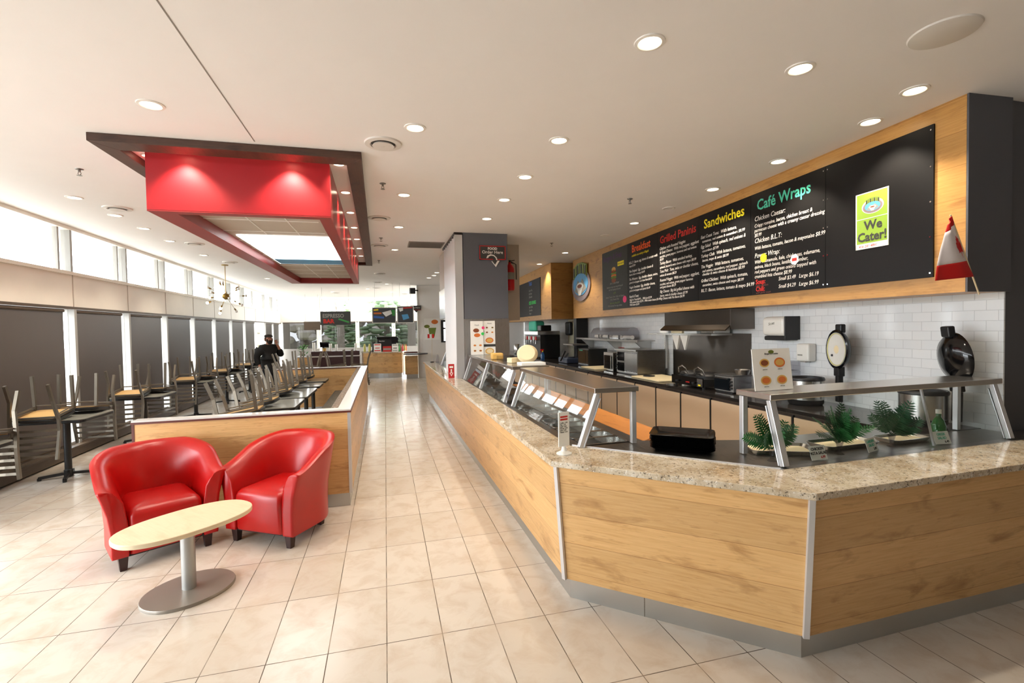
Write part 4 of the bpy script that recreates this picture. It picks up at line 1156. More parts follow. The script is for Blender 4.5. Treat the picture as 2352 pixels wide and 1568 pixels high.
cp.prism([(HX1-HT-e_, HY0+HT+e_), (HX1+e_, HY0+HT+e_), (HX1+e_-0.045, HY1+e_), (HX1-0.045-HT-e_, HY1+e_)], HZ+0.02, HZ+0.034)
cp.box(HX0-0.02, HX1-0.045-HT-e_, HY1-HT-e_, HY1+e_, HZ+0.02, HZ+0.034)
cp.build('cap', 'cap_laminate', hw, w=True)
bn = thing('bench', 'long upholstered bench with a mottled brown back inside the half wall', 'bench', (-0.75, 8.0, 0))
MB().prism([(-1.0, 5.2), (-0.55, 5.2), (-0.58, 10.75), (-1.04, 10.75)], 0.0, 0.40).build('base', 'oak', bn, w=True)
MB().prism([(-1.02, 5.2), (-0.56, 5.2), (-0.59, 10.75), (-1.06, 10.75)], 0.401, 0.47).build('seat', 'bench_seat', bn, w=True, bevel=0.02, seg=3)
MB().prism([(-0.555, 5.2), (-0.475, 5.2), (-0.515, 10.75), (-0.60, 10.75)], 0.472, 0.945).build('backrest', 'bench_back', bn, w=True, bevel=0.015, seg=3)

# ---- cafe tables and ladder back chairs
_ct = {}
def cafe_table(x, y, label, group, sx=0.35, sy=0.35, rz=0.0):
    key = (sx, sy)
    if key not in _ct:
        t = thing('cafe_table', label, 'table', (x, y, 0), rz, group)
        MB().prism(rrect(-sx, sx, -sy, sy, 0.06), 0.742, 0.75).build('laminate', 'table_laminate', t)
        MB().prism(rrect(-sx, sx, -sy, sy, 0.06), 0.708, 0.7415).build('tabletop', 'black_plastic', t, bevel=0.006)
        cols = [0.0] if sy < 0.5 else [-0.3, 0.3]
        for cy in cols:
            MB().lathe([(0.036, 0.06), (0.036, 0.70), (0.12, 0.702), (0.12, 0.7075)], (0, cy, 0), 16).build('column', 'black_iron', t, smooth=True)
            f = MB()
            for a in (0.35, PI/2+0.35, PI+0.35, 1.5*PI+0.35):
                d = Vector((math.cos(a), math.sin(a), 0))
                f.bar(Vector((0, cy, 0.05))+d*0.02, Vector((0, cy, 0.03))+d*0.27, 0.035, 0.03)
                f.lathe([(0.02, 0), (0.02, 0.03)], Vector((0, cy, 0))+d*0.262, 10)
            f.lathe([(0.045, 0.012), (0.045, 0.09), (0.036, 0.1)], (0, cy, 0), 14)
            f.build('foot', 'black_iron', t)
        _ct[key] = t
    else:
        t = copy_tree(_ct[key], label); t['group'] = group
        place(t, (x, y, 0), rz)
    return t
_ch = None
def ladder_chair(x, y, rz, label, group, flip=True, tilt=0.0, z=None):
    """flip: seat face down on a table, legs up, the back hanging past the table edge"""
    global _ch
    if _ch is None:
        t = thing('ladder_back_chair', label, 'chair', (0, 0, 0), 0, group)
        seat = rrect(-0.20, 0.21, -0.205, 0.205, 0.07, 5)
        V = lambda k, z_: [Vector((p[0]*k, p[1]*k, z_)) for p in seat]
        MB().loft([V(0.99, 0.418), V(1.0, 0.425), V(1.0, 0.442), V(0.96, 0.456), V(0.8, 0.459)]).build('seat', 'seat_vinyl', t, smooth=True, angle=50)
        MB().prism(rrect(-0.185, 0.195, -0.19, 0.19, 0.06, 4), 0.408, 0.4175).build('seat_board', 'ply', t)
        for s in (-1, 1):
            MB().path_bar([(0.205, 0.19*s, 0.0), (0.175, 0.185*s, 0.407)], 0.028, 0.034).build('front_leg', 'chair_metal', t)
            MB().path_bar([(-0.255, 0.19*s, 0.0), (-0.215, 0.19*s, 0.2), (-0.205, 0.222*s, 0.42), (-0.215, 0.222*s, 0.55), (-0.255, 0.215*s, 0.7), (-0.305, 0.21*s, 0.86)], 0.026, 0.034).build('rear_post', 'chair_metal', t)
        for i in range(5):
            z_ = 0.535+0.068*i; x0 = -0.215-max(0, (z_-0.55))*0.29
            MB().path_bar([(x0, -0.21, z_), (x0-0.022, -0.1, z_), (x0-0.028, 0, z_), (x0-0.022, 0.1, z_), (x0, 0.21, z_)], 0.026, 0.010, up=(0, 0, 1)).build('slat', 'chair_metal', t)
        for s in (-1, 1):
            MB().tube([(0.178, 0.186*s, 0.365), (-0.205, 0.205*s, 0.365)], 0.008, 8).build('stretcher', 'chair_metal', t)
        MB().tube([(0.178, -0.186, 0.35), (0.178, 0.186, 0.35)], 0.008, 8).build('stretcher', 'chair_metal', t)
        MB().box(-0.2, 0.185, -0.205, -0.185, 0.386, 0.4075).box(-0.2, 0.185, 0.185, 0.205, 0.386, 0.4075).box(-0.205, -0.185, -0.185, 0.185, 0.386, 0.4075).build('seat_frame', 'chair_metal', t)
        _ch = t
    else:
        t = copy_tree(_ch, label); t['group'] = group
    zz = z if z is not None else (0.7515+0.4595 if flip else 0.0)
    place(t, (x, y, zz), rz, flip)
    if tilt:                                     # the seat rests on the table edge and rises towards the middle
        zt = zz-0.4595
        t.matrix_basis = (Matrix.Translation((x, y, zt)) @ Matrix.Rotation(rz, 4, 'Z') @ Matrix.Translation((-0.1, 0, 0)) @ Matrix.Rotation(-tilt, 4, 'Y')
                          @ Matrix.Translation((0.1, 0, 0.4600)) @ Matrix.Rotation(PI, 4, 'X'))
    return t
GW = 'cafe tables along the window wall'; GC = 'upturned chairs on the window tables'
WT = [5.25, 7.02, 9.0, 11.2, 13.25, 15.4, 17.5]
NTX = ['cut off by the left edge of the photo', 'nearest whole one, left of the red chairs', 'second along the windows', 'third along the windows', 'fourth along the windows', 'fifth along the windows', 'farthest along the windows']
NTC = ['window table at the photo edge']+['%s window table' % k for k in ('first whole', 'second whole', 'third whole', 'fourth whole', 'fifth whole', 'farthest')]
for i, y in enumerate(WT):
    x = -3.775-0.006*(y-7)
    cafe_table(x, y, 'black pedestal table by the windows, '+NTX[i], GW)
    if i: ladder_chair(x-0.06, y-0.25, PI/2+0.04, 'upturned metal chair on the near edge of the '+NTC[i], GC, tilt=0.14)
    ladder_chair(x+0.07, y+0.25, -PI/2+0.05, 'upturned metal chair on the far edge of the '+NTC[i], GC, tilt=0.14)
GB = 'small tables along the bench'; GI = 'upturned chairs on the bench tables'
ORD = ['nearest the camera', 'second from the camera', 'third from the camera', 'fourth from the camera', 'farthest from the camera']
BT = [(6.12, 0.36), (7.12, 0.43), (8.27, 0.6), (9.43, 0.32), (10.32, 0.32)]
for i, (y, hy) in enumerate(BT):
    cafe_table(-1.425, y, 'black edged table along the bench, %s' % ORD[i], GB, 0.275, hy)
for i, (y, a_) in enumerate(((6.15, 0.05), (6.95, -0.04), (7.95, 0.03), (8.52, -0.03), (9.42, 0.04), (10.3, 0.0))):
    ladder_chair(-1.60, y, a_, 'metal chair upside down on the bench tables, %s of six from the front' % NTH[i], GI, tilt=0.17)
GF = 'tables across the end of the booths'; GFC = 'upturned chairs on the tables across the end'
for i, x in enumerate((-0.93, -2.12)):
    w_ = ['by the aisle', 'toward the windows'][i]
    cafe_table(x, 13.0, 'square table beyond the half wall, '+w_, GF)
    ladder_chair(x+0.25, 13.0, PI, 'chair upturned on the aisle side of the table across the end '+w_, GFC, tilt=0.12)
    ladder_chair(x-0.25, 13.02, 0, 'chair upturned on the window side of the table across the end '+w_, GFC, tilt=0.12)

# ================================================================== MENU WALL
mf = frame((3.962, 2.468, 0), -UK, NK)                 # reader's right runs back towards the camera
def S(s): return -s                                    # board distance s from the near end -> frame x
mb_ = thing('menu_board', 'long black menu board of wraps, sandwiches and paninis on the oak bulkhead', 'menu board', KB @ Vector((3.2, 0.0, 2.045)))
ZB, ZT = 2.048, 3.178
plate('blank_panel', mf, S(1.15), S(0.205), ZB, ZT, 0.002, 0.014, 'board_black', mb_)
plate('wraps_panel', mf, S(2.155), S(1.155), ZB, ZT, 0.002, 0.014, 'board_black', mb_)
plate('sandwich_panel', mf, S(3.18), S(2.16), ZB, ZT, 0.002, 0.014, 'board_black', mb_)
plate('panini_panel', mf, S(4.27), S(3.185), ZB, ZT, 0.002, 0.014, 'board_black', mb_)
plate('breakfast_panel', mf, S(5.33), S(4.275), ZB, ZT, 0.002, 0.014, 'board_black', mb_)
plate('burger_panel', mf, S(6.48), S(5.335), ZB, ZT, 0.002, 0.014, 'board_grey', mb_)
sc_m = MB(mf)
for s in (0.225, 1.13, 1.175):
    for z in (2.08, 2.35, 2.61, 2.87, 3.14): sc_m.prism(oval(S(s), z, 0.006, 0.006, 8), 0.014, 0.0165)
sc_m.build('screw', 'chrome', mb_, w=True)
ZO = 0.0148
def head(s, z, body, size, m, **k): text('heading', body, size, mf, S(s), z, m, mb_, z=ZO, bold=size*0.016, **k)
def para(s, z, body, size=0.046, m='ink_white', line=0.9, **k):
    size *= 1.06; k['sx'] = k.get('sx', 1.0)*1.1
    text('menu_text', body, size, mf, S(s), z, m, mb_, z=ZO, shear=0.22, line=line, **k)
head(2.06, 2.985, 'Caf\u00e9 Wraps', 0.163, 'ink_teal', sx=0.93)
para(2.10, 2.87, 'Chicken Caesar:', 0.07, sx=0.84)
para(2.10, 2.80, 'Crispy romaine, bacon, chicken breast &\nparmesan cheese with a creamy caesar dressing\n$8.99', 0.052, sx=0.8, line=0.95)
para(2.10, 2.625, 'Chicken B.L.T:', 0.07, sx=0.84)
para(2.10, 2.55, 'With lettuce, tomato, bacon & mayonaise $8.99', 0.052, sx=0.8)
para(2.10, 2.46, 'Power Wrap:', 0.07, sx=0.84)
para(2.10, 2.395, 'With edamamole, kale, chick peas, edamame,\nquinoa, black beans, lentils, cucumber,\nred peppers and green onions topped with\ncrumbled feta cheese $8.99', 0.052, sx=0.8, line=0.98)
head(2.08, 2.165, 'Soup:', 0.075, 'ink_red', sx=0.9); head(2.08, 2.085, 'Chili:', 0.075, 'ink_red', sx=0.9)
para(1.74, 2.175, 'Small $3.49   Large $6.19', 0.052, sx=0.82); para(1.74, 2.095, 'Small $4.29   Large $6.99', 0.052, sx=0.82)
para(2.08, 2.138, 'with crackers', 0.03, 'ink_dim'); para(2.08, 2.058, 'with garlic toast', 0.03, 'ink_dim')
head(3.05, 2.985, 'Sandwiches', 0.165, 'ink_yellow', sx=1.03)
for z, a, b_ in ((2.86, 'East Coast Tuna:  With lettuce,', 'tomatoes, red onions & cucumbers $8.99'), (2.735, 'Egg Salad:  With spinach, red onions &', 'cucumbers $7.99'),
                 (2.61, 'Turkey Club:  With lettuce, tomatoes,', 'bacon, mayo & swiss $8.99'), (2.47, 'The Veggie:  With lettuce, tomatoes,', 'red onions, cucumbers, red pepper, spinach\ncheddar & swiss cheese & hummus $8.99'),
                 (2.285, 'Grilled Chicken:  With spinach, tomato,', 'cucumber, swiss cheese and mayo $8.99'), (2.155, 'B.L.T:  Bacon, lettuce, tomato & mayo $4.99', '')):
    para(3.12, z, a, 0.056, sx=0.86)
    if b_: para(3.09, z-0.055, b_, 0.046, sx=0.92)
head(4.19, 2.985, 'Grilled Paninis', 0.158, 'ink_red', sx=1.05)
for z, a, b_ in ((2.885, 'Chicken with Roasted Veggies', ''), (2.825, '& Goat Cheese:  With red pepper, eggplant', 'zucchini, green pepper, hummus and red onions\n$8.99'),
                 (2.66, 'Turkey Bacon:  With smoked turkey,', 'spinach, bacon & swiss cheese with mayo $8.99'), (2.535, 'Tuna Melt:  Tuna, swiss or cheddar cheese,', 'onions & tomato $8.29'),
                 (2.40, 'Roasted Veggie:  With red pepper, eggplant,', 'zucchini, red onions, green pepper hummus\nand goat cheese $8.29'), (2.225, 'Big Cheese:  Big kid grilled cheese with', 'bacon, swiss & cheddar cheese $7.99\nBig Cheese with No Bacon $6.99')):
    para(4.20, z, a, 0.058, sx=0.86)
    if b_: para(4.20, z-0.058, b_, 0.048, sx=0.9)
head(5.16, 3.0, 'Breakfast', 0.178, 'ink_orange', sx=1.0)
text('heading', 'available on a variety of Bagels', 0.055, mf, S(5.16), 2.925, 'ink_yellow', mb_, z=ZO, shear=0.2, sx=0.9)
for z, a, b_ in ((2.81, 'B.E.L.T:  Bacon, egg, lettuce & tomato with', 'mayo $7.49'), (2.66, 'The Original:  Egg, cheddar cheese &', 'bacon, ham or sausage $6.49'), (2.52, 'The Western:  Egg, cheddar cheese, onion,', 'green & red pepper and diced ham $6.49'),
                 (2.38, 'Veggie Omelette:  Egg, cheddar cheese,', 'green & red pepper and spinach $6.49'), (2.22, 'Bagels & Toast:', 'Bagel or Toast $2.49 ..... With jam $2.99\nWith peanut butter $2.99 .. With cream cheese $3.49\nWith butter $2.49')):
    para(5.27, z, a, 0.056, sx=0.88)
    if b_: para(5.26, z-0.055, b_, 0.046, sx=0.9)
head(6.42, 3.0, 'Burgers & Fries', 0.15, 'ink_purple', sx=0.9)
plate('tag', mf, S(5.75), S(5.48), 2.84, 2.92, 0.0145, 0.0155, 'ink_yellow', mb_)
text('tag_text', 'ON A BUN', 0.05, mf, S(5.615), 2.862, 'ink_black', mb_, align='CENTER', z=0.016)
for dz, w_, h_, c_ in ((0.0, 0.1, 0.05, 'food_brown'), (0.05, 0.12, 0.03, 'food_green'), (0.085, 0.115, 0.035, 'food_orange'), (0.13, 0.12, 0.03, 'food_green'), (0.165, 0.1, 0.03, 'ink_red'), (0.2, 0.09, 0.05, 'food_gold')):
    shape('burger_print', mf, oval(S(5.93), 2.60+dz, w_, h_, 20), 0.0145, 0.0155, c_, mb_)
for z, tx, c_ in ((2.53, 'Build a Custom Burger', 'ink_grey'), (2.46, 'Build your burger your way with any of\nour fresh toppings and sauces', 'ink_grey'), (2.34, '$ .99', 'lime_dark'), (2.27, 'Lettuce, Tomato, Onion, Pickle, Hot Peppers\nRelish, Mustard, Mayo', 'ink_grey'), (2.15, 'Add a side of fries $3.99', 'lime_dark'), (2.10, '100% fresh beef, free range chicken', 'ink_grey')):
    text('menu_text', tx, 0.05, mf, S(5.9), z, c_, mb_, align='CENTER', z=ZO, shear=0.2, sx=0.9)
shape('pink_sticker', mf, oval(S(5.46), 2.21, 0.075, 0.062), 0.0145, 0.0165, 'pink', mb_)
def star(cx, cy, r, k=14): return [(cx+(r if j % 2 else r*0.86)*math.cos(2*PI*j/k), cy+(r if j % 2 else r*0.86)*math.sin(2*PI*j/k)) for j in range(k)]
t = tag(MB(mf).prism(star(S(1.955), 2.445, 0.052), 0.0165, 0.0185).build('price_sticker', 'ink_yellow'), 'yellow burst sticker over the Power Wrap line', 'sticker', 'burst stickers on the menu board')
t = tag(MB(mf).prism(star(S(1.52), 2.365, 0.058), 0.0165, 0.0185).build('price_sticker', 'white_card'), 'white burst sticker with red print in the Power Wrap text', 'sticker', 'burst stickers on the menu board')
plate('print', mf, S(1.55), S(1.49), 2.35, 2.38, 0.0188, 0.0194, 'ink_red', t)
def oval_logo(fr_, cx, cy, w_, parent, z=0.0, thick=0.001, big=False):
    """oval badge: dark rim, blue sky, pale mountain with a cup, tall green letters breaking the top edge"""
    k = w_
    shape('logo_rim', fr_, oval(cx, cy, 0.50*k, 0.30*k), z, z+thick, 'mauve_grey', parent)
    shape('logo_sky', fr_, oval(cx, cy+0.02*k, 0.40*k, 0.215*k), z+thick, z+thick*1.6, 'sky_blue', parent)
    shape('logo_hill', fr_, [(cx-0.30*k, cy-0.10*k), (cx-0.12*k, cy+0.10*k), (cx, cy+0.02*k), (cx+0.12*k, cy+0.12*k), (cx+0.33*k, cy-0.08*k), (cx, cy-0.19*k)], z+thick*1.6, z+thick*2, 'ink_grey', parent)
    shape('logo_cup', fr_, oval(cx, cy-0.02*k, 0.18*k, 0.075*k)[:], z+thick*2, z+thick*2.4, 'white_card', parent)
    shape('logo_cup', fr_, [(cx-0.15*k, cy-0.04*k), (cx+0.15*k, cy-0.04*k), (cx+0.06*k, cy-0.19*k), (cx-0.06*k, cy-0.19*k)], z+thick*2, z+thick*2.4, 'white_card', parent)
    shape('logo_coffee', fr_, oval(cx, cy-0.015*k, 0.12*k, 0.035*k), z+thick*2.4, z+thick*2.8, 'food_brown', parent)
    shape('logo_lettering_back', fr_, [(cx-0.36*k, cy+0.14*k), (cx-0.34*k, cy+0.36*k), (cx-0.12*k, cy+0.43*k), (cx+0.12*k, cy+0.43*k), (cx+0.36*k, cy+0.37*k), (cx+0.36*k, cy+0.15*k), (cx+0.14*k, cy+0.235*k), (cx-0.14*k, cy+0.235*k)], z+thick*1.0, z+thick*2.4, 'lime_dark', parent)
    for i in range(7):
        x = cx+(-0.3+0.1*i)*k; b = 0.17+0.055*math.cos((i-3)/3*1.4)
        shape('logo_letter', fr_, [(x-0.028*k, cy+b*k), (x+0.028*k, cy+b*k), (x+0.028*k, cy+(b+0.17)*k), (x-0.028*k, cy+(b+0.17)*k)], z+thick*2.4, z+thick*2.9, 'olive' if i % 2 else 'ink', parent)
t = thing('logo_badge', 'round edged oval badge with a mountain and coffee cup on the oak bulkhead', 'sign', KB @ Vector((7.75, 0.0, 2.37)))
oval_logo(mf, S(7.72), 2.66, 1.18, t, z=0.01, thick=0.016)
MB(mf).prism(oval(S(7.72), 2.66, 0.56, 0.33), 0.001, 0.012).build('backing', 'mauve_grey', t, w=True)
t = thing('catering_poster', 'lime green We Cater! poster taped on the blank black panel', 'poster', KB @ Vector((0.69, 0.0, 2.35)))
pf = frame(KB @ Vector((0.838, 0.0, 2.345)), -UK, NK)
PW, PH = 0.295, 0.475
plate('sheet', pf, 0, PW, 0, PH, 0.0145, 0.0165, 'lime', t)
plate('paper_edge', pf, 0, PW, PH-0.008, PH, 0.0166, 0.0172, 'paper', t); plate('paper_edge', pf, 0, 0.010, 0, PH, 0.0166, 0.0172, 'paper', t); plate('paper_edge', pf, PW-0.010, PW, 0, PH, 0.0166, 0.0172, 'paper', t)
plate('paper_edge', pf, 0, PW, 0, 0.045, 0.0166, 0.0172, 'paper', t); plate('paper_edge', pf, 0.01, PW-0.01, 0.252, 0.257, 0.0166, 0.0172, 'paper', t)
shape('logo_halo', pf, oval(0.155, 0.35, 0.098, 0.062), 0.0166, 0.017, 'paper', t)
oval_logo(pf, 0.155, 0.345, 0.175, t, z=0.0172, thick=0.0004)
text('lettering', 'We', 0.105, pf, 0.16, 0.16, 'ink', t, align='CENTER', z=0.0172, bold=0.003)
text('lettering', 'Cater!', 0.105, pf, 0.15, 0.065, 'ink', t, align='CENTER', z=0.0172, bold=0.003, sx=0.96)
text('handwriting', '416 281 4891', 0.03, pf, 0.03, 0.012, 'ink_red', t, z=0.0175, shear=0.2)
# hand flag stuck on the corner of the bulkhead
t = thing('hand_flag', 'small maple leaf flag on a stick at the right end of the menu bulkhead', 'flag', (3.93, 2.43, 1.93))
p0, p1 = Vector((3.985, 2.40, 1.90)), Vector((3.74, 2.42, 2.44))
MB().tube([p0, p1], 0.005, 8).build('stick', 'stick_wood', t, w=True)
dS = (p1-p0)
def cloth(u, v):                         # u along the stick from the tip, v away from it, hanging down
    L = 0.46*u
    base = p1-dS.normalized()*L
    drop = Vector((-0.02, 0.0, -0.045))
    hang = Vector((-0.40, -0.03, -0.035))*v*(0.12+0.88*u)
    fold = 0.012*math.sin(6*v+3*u)
    return base+hang+Vector((0, fold-0.008, -0.10*v*(1-u)*0.6))
def strip(nm, m, u0, u1):
    o = MB(); nu, nv = 8, 12; vs = []
    for i in range(nu+1):
        for j in range(nv+1): vs.append(cloth(u0+(u1-u0)*i/nu, j/nv))
    fs = [(i*(nv+1)+j, i*(nv+1)+j+1, (i+1)*(nv+1)+j+1, (i+1)*(nv+1)+j) for i in range(nu) for j in range(nv)]
    ob = o.add(vs, fs).build(nm, m, t, w=True, smooth=True)
    s_ = ob.modifiers.new('solidify', 'SOLIDIFY'); s_.thickness = 0.0015
    return ob
strip('red_band', 'flag_red', 0.02, 0.16); strip('white_band', 'flag_white', 0.16, 0.74); strip('red_band', 'flag_red', 0.74, 1.0)
leafp = [(0, -0.5), (0.03, -0.22), (0.32, -0.27), (0.28, -0.18), (0.5, 0.03), (0.43, 0.07), (0.47, 0.22), (0.32, 0.2), (0.28, 0.26), (0.13, 0.1), (0.19, 0.38), (0.1, 0.34), (0, 0.5)]
leafp += [(-x, y) for x, y in reversed(leafp[1:-1])]
o = MB(); cu, cv = 0.50, 0.13
vs = []
for x, y in leafp:
    u_, v_ = cu+y*0.36*-1, cv+x*0.42
    v_ = max(0.0, v_)
    vs.append(cloth(u_, v_)+Vector((-0.0005, -0.0035, 0)))
o.add(vs, [tuple(range(len(vs)))])
lf = o.build('maple_leaf', 'flag_red', t, w=True); s_ = lf.modifiers.new('solidify', 'SOLIDIFY'); s_.thickness = 0.001
# second menu board on the far bulkhead
mf2 = frame((3.953, 11.148, 0), -UK, NK)
t = thing('menu_board', 'smaller black drinks menu board on the far oak bulkhead beside the pillar', 'menu board', KB2 @ Vector((2.0, 0.0, 2.05)))
plate('panel', mf2, S(4.6), S(0.95), 2.05, 3.05, 0.002, 0.014, 'board_black', t)
for s, z, tx, sz, m_ in ((4.4, 2.9, 'COFFEE', 0.17, 'ink_red'), (2.2, 2.92, 'Teas', 0.19, 'ink_blue'), (2.2, 2.38, 'ICED DRINKS', 0.13, 'neon_green')):
    text('heading', tx, sz, mf2, S(s), z, m_, t, z=ZO, bold=0.004)
for s, z, tx in ((4.4, 2.75, 'Brewed Coffee   1.99\nEspresso   2.49\nAmericano   2.99\nCappuccino   3.49\nLatte   3.49\nMocha   3.99\nSteamed Milk   2.49'), (2.2, 2.75, 'Green Tea\nEarl Grey\nChai Latte'), (2.2, 2.28, 'Iced Coffee\nSmoothies\nFrappe')):
    text('menu_text', tx, 0.09, mf2, S(s), z, 'ink_grey', t, z=ZO, shear=0.2)

# ================================================================== PILLAR SIGN, EXTINGUISHER
t = thing('order_sign', 'black sign reading FOOD Order Here with an arrow on the grey pillar', 'sign', (1.76, 7.82, 2.73))
of = frame((1.535, 7.83, 2.86), (1, 0.0, 0), (0, -1, 0))
plate('panel', of, 0, 0.445, 0, 0.232, -0.012, 0, 'ink', t)
for a in ((0, 0.445, 0, 0.014), (0, 0.445, 0.218, 0.232), (0, 0.014, 0, 0.232), (0.431, 0.445, 0, 0.232)): plate('border', of, a[0], a[1], a[2], a[3], 0.0002, 0.0016, 'red_sign', t)
text('lettering', 'FOOD', 0.056, of, 0.222, 0.165, 'ink_white', t, align='CENTER', z=0.001, bold=0.0025)
text('lettering', 'Order Here', 0.072, of, 0.222, 0.102, 'ink_white', t, align='CENTER', z=0.001, bold=0.001, sx=1.0)
def arrow(k):
    c = (0.245, -0.045)
    base = [(-0.13, 0.045), (-0.115, 0.09), (-0.06, 0.115), (0.0, 0.105), (0.045, 0.065), (0.06, 0.01), (0.095, 0.012), (0.03, -0.095), (-0.045, 0.0), (-0.012, 0.002), (-0.02, 0.04), (-0.05, 0.065), (-0.085, 0.06)]
    mx = sum(p[0] for p in base)/len(base); my = sum(p[1] for p in base)/len(base)
    return [(c[0]+mx+(x-mx)*k, c[1]+my+0.02+(y-my)*k) for x, y in base]
shape('arrow_outline', of, arrow(1.0), 0.002, 0.004, 'ink_white', t)
shape('arrow_fill', of, arrow(0.72), 0.004, 0.005, 'ink', t)
MB(of).box(0.17, 0.19, 0.1, 0.12, -0.03, -0.012).build('standoff', 'black_plastic', t, w=True)
t = thing('fire_extinguisher', 'red fire extinguisher hanging high behind the right edge of the grey pillar', 'extinguisher', (2.27, 8.68, 2.42))
MB().lathe([(0.001, 0), (0.075, 0.0), (0.085, 0.03), (0.085, 0.40), (0.06, 0.46), (0.025, 0.49), (0.025, 0.52), (0.001, 0.52)], seg=24).build('cylinder', 'red_plastic', t, smooth=True)
MB().lathe([(0.0855, 0.2), (0.0865, 0.2), (0.0865, 0.33), (0.0855, 0.33)], seg=24, cap=False).build('label_print', 'ink_grey', t)
MB().bar((-0.01, 0, 0.54), (0.09, -0.02, 0.56), 0.02, 0.012).bar((-0.01, 0, 0.52), (0.08, -0.02, 0.50), 0.02, 0.012).lathe([(0.018, 0.515), (0.018, 0.56)], seg=10).build('valve', 'black_iron', t)
MB().tube([(0.02, -0.02, 0.53), (0.11, -0.04, 0.48), (0.11, -0.04, 0.2)], 0.009, 8).build('hose', 'black_plastic', t)
MB().box(-0.02, 0.02, 0.08, 0.145, 0.1, 0.4).build('bracket', 'steel_dark', t)

# ================================================================== KITCHEN BACK COUNTER
bc = thing('back_counter', 'long back counter with beige doors and a black stone top along the tiled wall', 'counter', (4.0, 8.0, 0))
def kwx(y): return 4.352+(y-2.449)*0.04942
cf = 3.74
def trap(mb, x0, y0, y1, z0, z1, gap=0.003):
    mb.prism([(x0, y0), (kwx(y0)-gap, y0), (kwx(y1)-gap, y1), (x0, y1)], z0, z1)
m = MB(); trap(m, cf-0.02, 2.60, 16.5, 0.862, 0.902); m.build('worktop', 'black_stone', bc, w=True, bevel=0.004)
m = MB(); trap(m, cf+0.022, 2.62, 16.5, 0.1, 0.86); m.build('carcass', 'cabinet_gap', bc, w=True)
m = MB(); trap(m, cf+0.06, 2.62, 16.5, 0.0, 0.1); m.build('toe_kick', 'black_matte', bc, w=True)
ys = [4.935-0.6*3+0.6*i for i in range(19)]
for i, y in enumerate(ys[:-1]):
    MB().box(cf, cf+0.02, y+0.016, y+0.584, 0.115, 0.825).build('door', 'cabinet_beige', bc, w=True, bevel=0.002)
for y in ys: MB().box(cf-0.002, cf+0.02, y-0.008, y+0.008, 0.115, 0.845).build('gap_strip', 'black_plastic', bc, w=True)  # black strips put in for the dark, shaded gaps between the doors

def cooker(name, label, x, y, lid_c, lid_n, r=0.16, h=0.27):
    t = thing(name, label, 'rice cooker', (x, y, 0.9025), 0, 'large rice cookers with lids open')
    MB().lathe([(r*0.9, 0), (r*0.98, 0.02), (r*0.98, 0.05), (r, 0.055)], seg=32).build('base', 'black_plastic', t, smooth=True)
    MB().lathe([(r, 0.056), (r*1.0, h-0.03), (r*1.0, h-0.025)], seg=36, cap=False).build('body', 'steel', t, smooth=True)
    MB().lathe([(r*1.03, h-0.026), (r*1.05, h-0.01), (r*1.0, h+0.005), (r*0.9, h), (r*0.88, h-0.05), (0.001, h-0.06)], seg=36, cap=False).build('rim', 'black_plastic', t, smooth=True)
    n = Vector(lid_n).normalized(); c = Vector(lid_c)
    u = Vector((0, 0, 1)); u = (u-n*u.dot(n)).normalized(); v = n.cross(u)
    def disc(prof):
        return [[c+n*h_+(u*math.sin(2*PI*j/36)+v*math.cos(2*PI*j/36))*rr for j in range(36)] for rr, h_ in prof]
    # n points to the inner face of the lid
    MB().loft(disc([(0.001, -0.075), (0.09, -0.07), (0.155, -0.045), (0.188, -0.012), (0.192, 0.006), (0.172, 0.012), (0.165, 0.0), (0.001, 0.0)]), cap=False).build('lid', 'black_gloss', t, w=True, smooth=True)
    MB().loft(disc([(0.001, 0.006), (0.15, 0.006), (0.163, 0.012), (0.163, 0.002), (0.001, 0.002)]), cap=False).build('inner_lid', 'white_plastic', t, w=True, smooth=True)
    MB().loft(disc([(0.151, 0.008), (0.158, 0.0125), (0.158, 0.007)]), cap=False).build('gasket', 'butter', t, w=True)
    MB().loft(disc([(0.001, 0.012), (0.035, 0.011), (0.04, 0.007)]), cap=False).build('valve_cap', 'cream', t, w=True)
    m_ = MB(); top = c+u*0.19-n*0.03
    m_.bar(top-u*0.03, top+u*0.055, 0.10, 0.05, up=n); m_.build('latch', 'black_plastic', t, w=True, bevel=0.012, seg=3)
    hb = c-u*0.185-n*0.02; m_ = MB(); m_.bar(hb+u*0.02, hb-u*0.075, 0.09, 0.06, up=n); m_.bar(hb-u*0.07, Vector((hb.x-u.x*0.07, hb.y, 0.95)), 0.055, 0.05, up=n)
    m_.build('hinge', 'black_plastic', t, w=True, bevel=0.008)
    m_ = MB(); q = c+n*0.009-u*0.06+v*0.07; m_.ell(q, (0.012, 0.012, 0.012), 10, 8); m_.build('steam_plug', 'black_plastic', t, w=True)
    return t
cooker('rice_cooker', 'steel rice cooker whose open lid shows its white inner face', 4.10, 3.93, (4.235, 3.70, 1.46), (-0.93, 0.36, 0.0))
cooker('rice_cooker', 'steel rice cooker whose open lid shows its black domed outside, at the right end', 4.115, 2.845, (4.19, 2.665, 1.44), (0.86, -0.48, 0.12), r=0.155)
